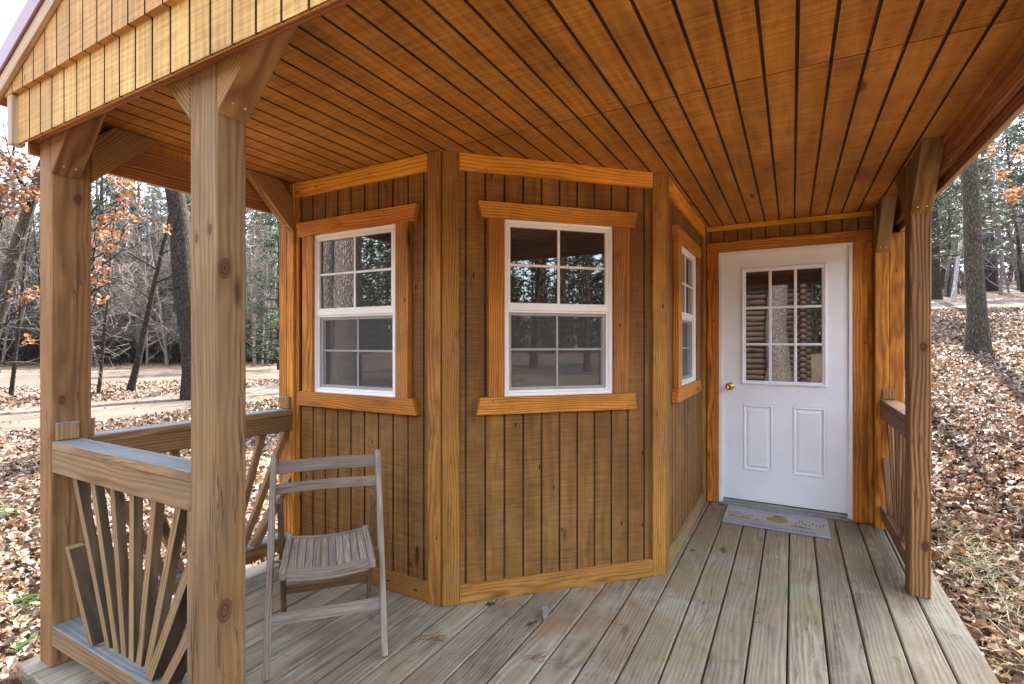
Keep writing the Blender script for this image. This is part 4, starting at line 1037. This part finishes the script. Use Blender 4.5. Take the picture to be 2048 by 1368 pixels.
hero('slender_tree', at(100, 15.3), None, .045, 588, 'spindly bare sapling on the verge beside the porch corner post', M['bark'], [M['twig'], M['twig_pale']], tuple(RV*-.10), 6, 14, .15, 5, .34)
hero('slender_tree', at(20, 15.6), None, .05, 599, 'spindly bare sapling at the far left on the verge', M['bark'], [M['twig'], M['twig_pale']], tuple(RV*.12), 7, 14, .15, 5, .34)
hero('slender_tree', at(195, 15.9), None, .04, 610, 'crooked bare sapling on the verge just right of the corner post', M['bark'], [M['twig'], M['twig_pale']], tuple(RV*.10), 6.5, 14, .15, 5, .36)
for q, (x, y, r, lab) in enumerate(((-6.2, 12.2, .20, 'tree behind the cabin nearest the left wall, seen by its shadow'), (-9.2, 13.6, .22, 'tree behind the cabin farther left, seen by its shadow on the yard'), (-12.0, 17.5, .2, 'tree behind the cabin close to the road, seen by its shadow'))):
    hero('bare_tree', (x, y), None, r, 650+q, lab, M['bark'], [M['bark'], M['twig']], (0, 0), 14, 16, .3)
hero('slender_tree', (1.93, 12.3), None, .075, 660, 'thin tree hidden by the right porch post, its shadow crossing the leafy slope', M['bark'], [M['bark'], M['twig']], (.0, .0), 9, 8, .55)
# young oaks that kept their rust coloured leaves
def oak(base, seed, h, r, lean, label, target, n_leaf=900):
    rs = np.random.RandomState(seed)
    G, C = make_bare(seed, h, r, lean, 8, .3, None, 4, 2, .2)
    x, y = base; z0 = Hf(x, y); o = np.array([x, y, z0]); tips = []
    for (px, py, t, rad_) in target:
        X, Y = at(px, t); c = np.array([X, Y, 1.37+(683.5-py)/FPX*t])-o
        st = np.array([lean[0]*max(c[2]-.8, .8), lean[1]*max(c[2]-.8, .8), max(c[2]-.8, .8)])
        k = 7; q = np.linspace(0, 1, k)[:, None]; pts = st*(1-q)+c*q+rs.normal(0, .05, (k, 3))*np.sin(q*3.14); C.tube(pts, np.linspace(.022, .006, k), 4, 0)
        for j in range(int(16*rad_/.3)):
            b = c+rs.normal(0, rad_*.5, 3)*np.array([1, 1, .8]); C.tube(np.array([pts[-2]+(pts[-1]-pts[-2])*rs.rand(), b]), [.006, .003], 3, 1)
            tips += [b+rs.normal(0, .05, 3) for _ in range(3)]
    tips = np.array(tips); V, F = leaf_mesh(tips, rs.uniform(.07, .12, len(tips)), rs, .9); C.tris(V, F, 2)
    return meta(tree_obj('oak_tree', G, C, [M['bark']], [M['bark'], M['twig_pale'], M['oakleaf']], (x, y, z0)), label, 'tree')
oak(at(-20, 11.2), 71, 6.5, .07, (0, 0), 'young oak with clusters of rust orange leaves left of the corner post',
    [(20, 340, 11, .42), (55, 365, 11.2, .42), (8, 385, 10.8, .40), (45, 330, 11.5, .38), (25, 410, 11, .25), (60, 395, 11.3, .3), (10, 310, 11.4, .35), (50, 600, 11, .16), (68, 590, 11.2, .14), (62, 680, 11, .10), (5, 425, 11, .2)])
oak(at(172, 11.6), 72, 6.2, .055, (0, 0), 'young oak with clusters of rust orange leaves between the two porch posts',
    [(228, 430, 10.5, .22), (200, 440, 10.8, .16), (235, 470, 10.6, .2), (215, 500, 10.5, .22), (250, 395, 10.7, .18), (205, 535, 10.6, .16), (196, 560, 10.5, .15), (190, 600, 10.7, .13), (262, 440, 10.4, .16), (190, 465, 10.6, .16), (255, 375, 10.9, .2), (326, 458, 10.8, .1), (240, 355, 10.9, .22)])
oak(at(2120, 13.5), 73, 7.0, .06, (0, 0), 'young oak with a few rust orange leaves at the right edge of the picture',
    [(2040, 380, 12.5, .3), (2020, 395, 12.7, .18), (2000, 350, 12.6, .14), (2046, 300, 12.4, .25), (1985, 305, 12.7, .12)])
def pine_hero(base, seed, h, r, first, label):
    G, C = make_pine(seed, h, r, first, 1.5); x, y = base
    meta(tree_obj('pine_tree', G, C, [M['bark']], [M['bark'], M['needle']], (x, y, Hf(x, y))), label, 'pine tree')
pine_hero(at(1842, 19.5), 341, 11, .15, .22, 'near green pine whose boughs reach out right of the porch post')
pine_hero(at(2090, 21.), 342, 12, .17, .30, 'near green pine at the right edge of the picture above the slope')
pine_hero(at(560, 30.), 343, 13, .16, .06, 'dark green pine in front of the woods, between near post and cabin wall')
pine_hero(at(120, 32.), 344, 15, .18, .10, 'dark green pine in front of the woods behind the corner post')
pine_hero((-8., 10.5), 351, 11, .16, .2, 'unseen pine added behind the cabin near its left wall to shade the yard')  # this pine and the next are added out of sight for dense shade
pine_hero((-5.3, 11.6), 352, 9.5, .15, .2, 'smaller unseen pine added behind the cabin to shade the ground by the railing')
# three big trunks out front, mirrored in the left window
for q, (x, y, r) in enumerate(((-6.9, -2.1, .28), (-8.6, -3.2, .22), (-10.6, -4.6, .30))):
    hero('bare_tree', (x, y), None, r, 620+q, ['nearest big trunk mirrored in the left window', 'middle slimmer trunk mirrored in the left window', 'farthest big trunk mirrored in the left window'][q], M['bark_grey'], [M['bark'], M['twig']], (.0, .0), 16, 12, .5)

# ------------------------------------------------------------------ log cabin across the yard (mirrored in the door panes)
hero('bare_tree', (-.35, -7.6), None, .33, 640, 'broad pale trunk mirrored in the middle panes of the door', M['bark_grey'], [M['bark'], M['twig']], (.0, .0), 16, 12, .5)
lx0, lx1, ly0, ly1 = -6.5, .35, -17., -12.2
lc = meta(empty('log_cabin', (-3., -14.6, Hf(-3, -14.6))), 'brown log cabin across the yard, mirrored in the left panes of the door', 'cabin')
LI = Matrix.Translation(lc.location).inverted()
logm = wood('log_wood', (.035, .021, .013), (.065, .039, .025), (.10, .063, .041), ring=6, knots=.6, var=.2)
def lpart(n, bm, m, p=None, **k):
    o = obj(n, bm, m, p or lc, **k); o.data.transform(LI); return o
for (ax0, ax1, fixed, along) in ((lx0, lx1, ly1, 0), (lx0, lx1, ly0, 0), (ly0, ly1, lx0, 1), (ly0, ly1, lx1, 1)):
    bm = newbm()
    for k in range(21):
        z = -.2+.205*k+(.10 if along else 0); q0, q1 = ax0-.25, ax1+.25; L = q1-q0
        t_ = bmesh.new(); bmesh.ops.create_cone(t_, cap_ends=True, segments=12, radius1=.112, radius2=.112, depth=L)
        A = Vector((1, 0, 0)) if along == 0 else Vector((0, 1, 0)); c = Vector(((q0+q1)/2, fixed, z)) if along == 0 else Vector((fixed, (q0+q1)/2, z))
        place(bm, t_, c, (A.cross(Vector((0, 0, 1))), Vector((0, 0, 1)), A), 2)
    lpart('log_wall', bm, logm, smooth=True)
bm = newbm()
for s_ in (-1, 1):
    prism(bm, [(0, 5.9), (3.1, 4.05), (3.1, 4.15), (0, 6.02)], lambda a, b, d: Vector((d, -14.6+s_*a, b)), lx0-.5, lx1+.5, (1, -.5))
lpart('roof', bm, M['roof'])
bm = newbm(); b2(bm, -4.6, -3.6, ly1+.10, ly1+.16, .8, 2.0, 0); w_ = lpart('window', bm, M['vinyl'])
bm = newbm(); b2(bm, -4.53, -3.67, ly1+.15, ly1+.165, .87, 1.93, 0); lpart('glass', bm, M['glass'], w_)
# ------------------------------------------------------------------ bits on the deck
def deck_needles():
    rs = np.random.RandomState(9); G = Geo()
    for i in range(420):
        if i < 260:
            x = .733-.1513*rs.randint(0, 17)-.148+rs.normal(0, .004); a = math.pi/2+rs.normal(0, .25)
        else: x = rs.uniform(-2.7, .7); a = rs.uniform(0, 6.28)
        y = rs.uniform(.95, 4.5); L = rs.uniform(.010, .042)
        if x < -.7 and y > 2.05+max(0, x+1.585): continue
        G.tube(np.array([[x, y, .002], [x+math.cos(a)*L*.5, y+math.sin(a)*L*.5, .004], [x+math.cos(a+.3)*L, y+math.sin(a+.3)*L, .002]]), [.0007]*3, 3)
    meta(G.mesh('needle_litter', [plain('old_needles', (.13, .075, .04), .9, .1)]), kind='stuff')
deck_needles()
lm = leaf_mat('deck_leaf', [(0, (.12, .085, .065)), (1, (.20, .155, .125))], .1)
for (x, y, s, lab) in ((-1.375, 2.26, .06, 'curled pale leaf against the foot of the angled wall'), (-1.08, 2.30, .075, 'grey dry leaf on the deck boards, front of the angled wall'), (-1.10, 2.20, .06, 'small grey dry leaf next to a larger one in the middle of the deck'),
                       (-.655, 3.25, .045, 'dry leaf by the baseboard near the corner of the side wall'), (-2.02, 1.75, .07, 'crumpled pale leaf under the folding chair'), (-.57, 3.48, .04, 'tiny leaf halfway along the baseboard toward the door'), (-.60, 4.53, .05, 'reddish leaf scrap in the corner left of the doormat')):
    V, F = leaf_mesh(np.array([[0, 0, .001]]), np.array([s]), np.random.RandomState(int(x*-1000) % 977), .35)
    o = np_mesh('dry_leaf', V, F, lm); o.location = (x, y, .001); meta(o, lab, 'leaf')
nm_ = plain('dead_needles', (.24, .11, .05), .9, .1)
def needles(x, y, n, s, lab, seed):
    rs = np.random.RandomState(seed); G = Geo()
    for i in range(n):
        a = rs.normal(.6, .5)+(math.pi if rs.rand() < .3 else 0); c = rs.normal(0, s*.15, 2); L = s*rs.uniform(.5, 1)
        G.tube(np.array([[c[0], c[1], .002], [c[0]+math.cos(a)*L*.5, c[1]+math.sin(a)*L*.5, .008], [c[0]+math.cos(a+.15)*L, c[1]+math.sin(a+.15)*L, .002]]), [.0011]*3, 3)
    o = G.mesh('pine_needles', [nm_]); o.location = (x, y, .001); meta(o, lab, 'needles')
x, y = -1.53, 1.86
needles(-1.465, 1.86, 18, .09, 'rusty tuft of pine needles on the deck right of the chair', 5)
needles(-2.32, 1.02, 22, .10, 'dry pine needles caught on the bottom rail of the front railing', 6)
bpy.data.objects['pine_needles.001'].location.z = .179
needles(-.98, 1.98, 10, .09, 'pale pine needles on the deck in the foreground', 8)

gm = leaf_mat('green_sprig', [(0, (.03, .075, .012)), (1, (.075, .13, .025))], .2)
for q, (px, py, lab) in enumerate(((28, 1035, 'green pine sprig lying on the leaves, farthest from the deck'), (40, 1212, 'green pine sprig lying on the leaves left of the corner post'), (52, 1308, 'small green pine sprig nearest the deck corner'))):
    x, y = at(px, (1.37+.25)*FPX/(py-683.5)); rs = np.random.RandomState(40+q); G = Geo(); sz = (.24, .16, .12)[q]
    for i in range(150):
        u_ = rs.rand(); a = rs.normal(0, .9)+.4; b = np.array([u_*sz*.8-sz*.4, rs.normal(0, .01)+.15*sz*math.sin(3*u_), .02+.03*rs.rand()])
        G.tube(np.array([b, b+np.array([math.cos(a), math.sin(a), rs.uniform(-.1, .5)])*sz*rs.uniform(.25, .5)]), [.0018, .0006], 3)
    o = G.mesh('pine_sprig', [gm]); o.location = (x, y, Hf(x, y)+.01); o.rotation_euler = (0, 0, rs.uniform(0, 6)); meta(o, lab, 'pine sprig')
# ------------------------------------------------------------------ light, sky, camera
sun = bpy.data.lights.new('sun', 'SUN'); sun.energy = 3.7; sun.angle = math.radians(.53); sun.color = (1., .95, .88)
so = bpy.data.objects.new('sun', sun); COL.objects.link(so)
EL = math.radians(52); AZ = math.radians(4)       # azimuth from +Y towards +X
to_sun = Vector((math.sin(AZ)*math.cos(EL), math.cos(AZ)*math.cos(EL), math.sin(EL)))
so.rotation_euler = (-to_sun).to_track_quat('-Z', 'Y').to_euler(); so.location = to_sun*60
W = bpy.data.worlds.new('World'); S.world = W; W.use_nodes = True
nt = W.node_tree; bg = nt.nodes['Background']
sky = nt.nodes.new('ShaderNodeTexSky'); sky.sky_type = 'NISHITA'; sky.sun_disc = False
sky.sun_elevation = EL; sky.sun_rotation = AZ; sky.dust_density = 1.5; sky.ozone_density = 1.; sky.air_density = 1.
hs = nt.nodes.new('ShaderNodeHueSaturation'); hs.inputs['Saturation'].default_value = .62
nt.links.new(sky.outputs[0], hs.inputs['Color']); nt.links.new(hs.outputs[0], bg.inputs[0]); bg.inputs[1].default_value = .15
cam = bpy.data.cameras.new('camera'); cam.lens = 36*FPX/2048; cam.sensor_width = 36; cam.clip_end = 600; cam.clip_start = .05
co = bpy.data.objects.new('camera', cam); COL.objects.link(co)
co.location = (0, 0, 1.37); co.rotation_euler = (math.pi/2, 0, TH); S.camera = co
S.view_settings.view_transform = 'Standard'; S.view_settings.look = 'None'; S.view_settings.exposure = 3.5; S.view_settings.gamma = 1
S.render.engine = 'CYCLES'
cy = S.cycles; cy.use_denoising = True; cy.max_bounces = 10; cy.diffuse_bounces = 5; cy.transparent_max_bounces = 12; cy.sample_clamp_indirect = 8
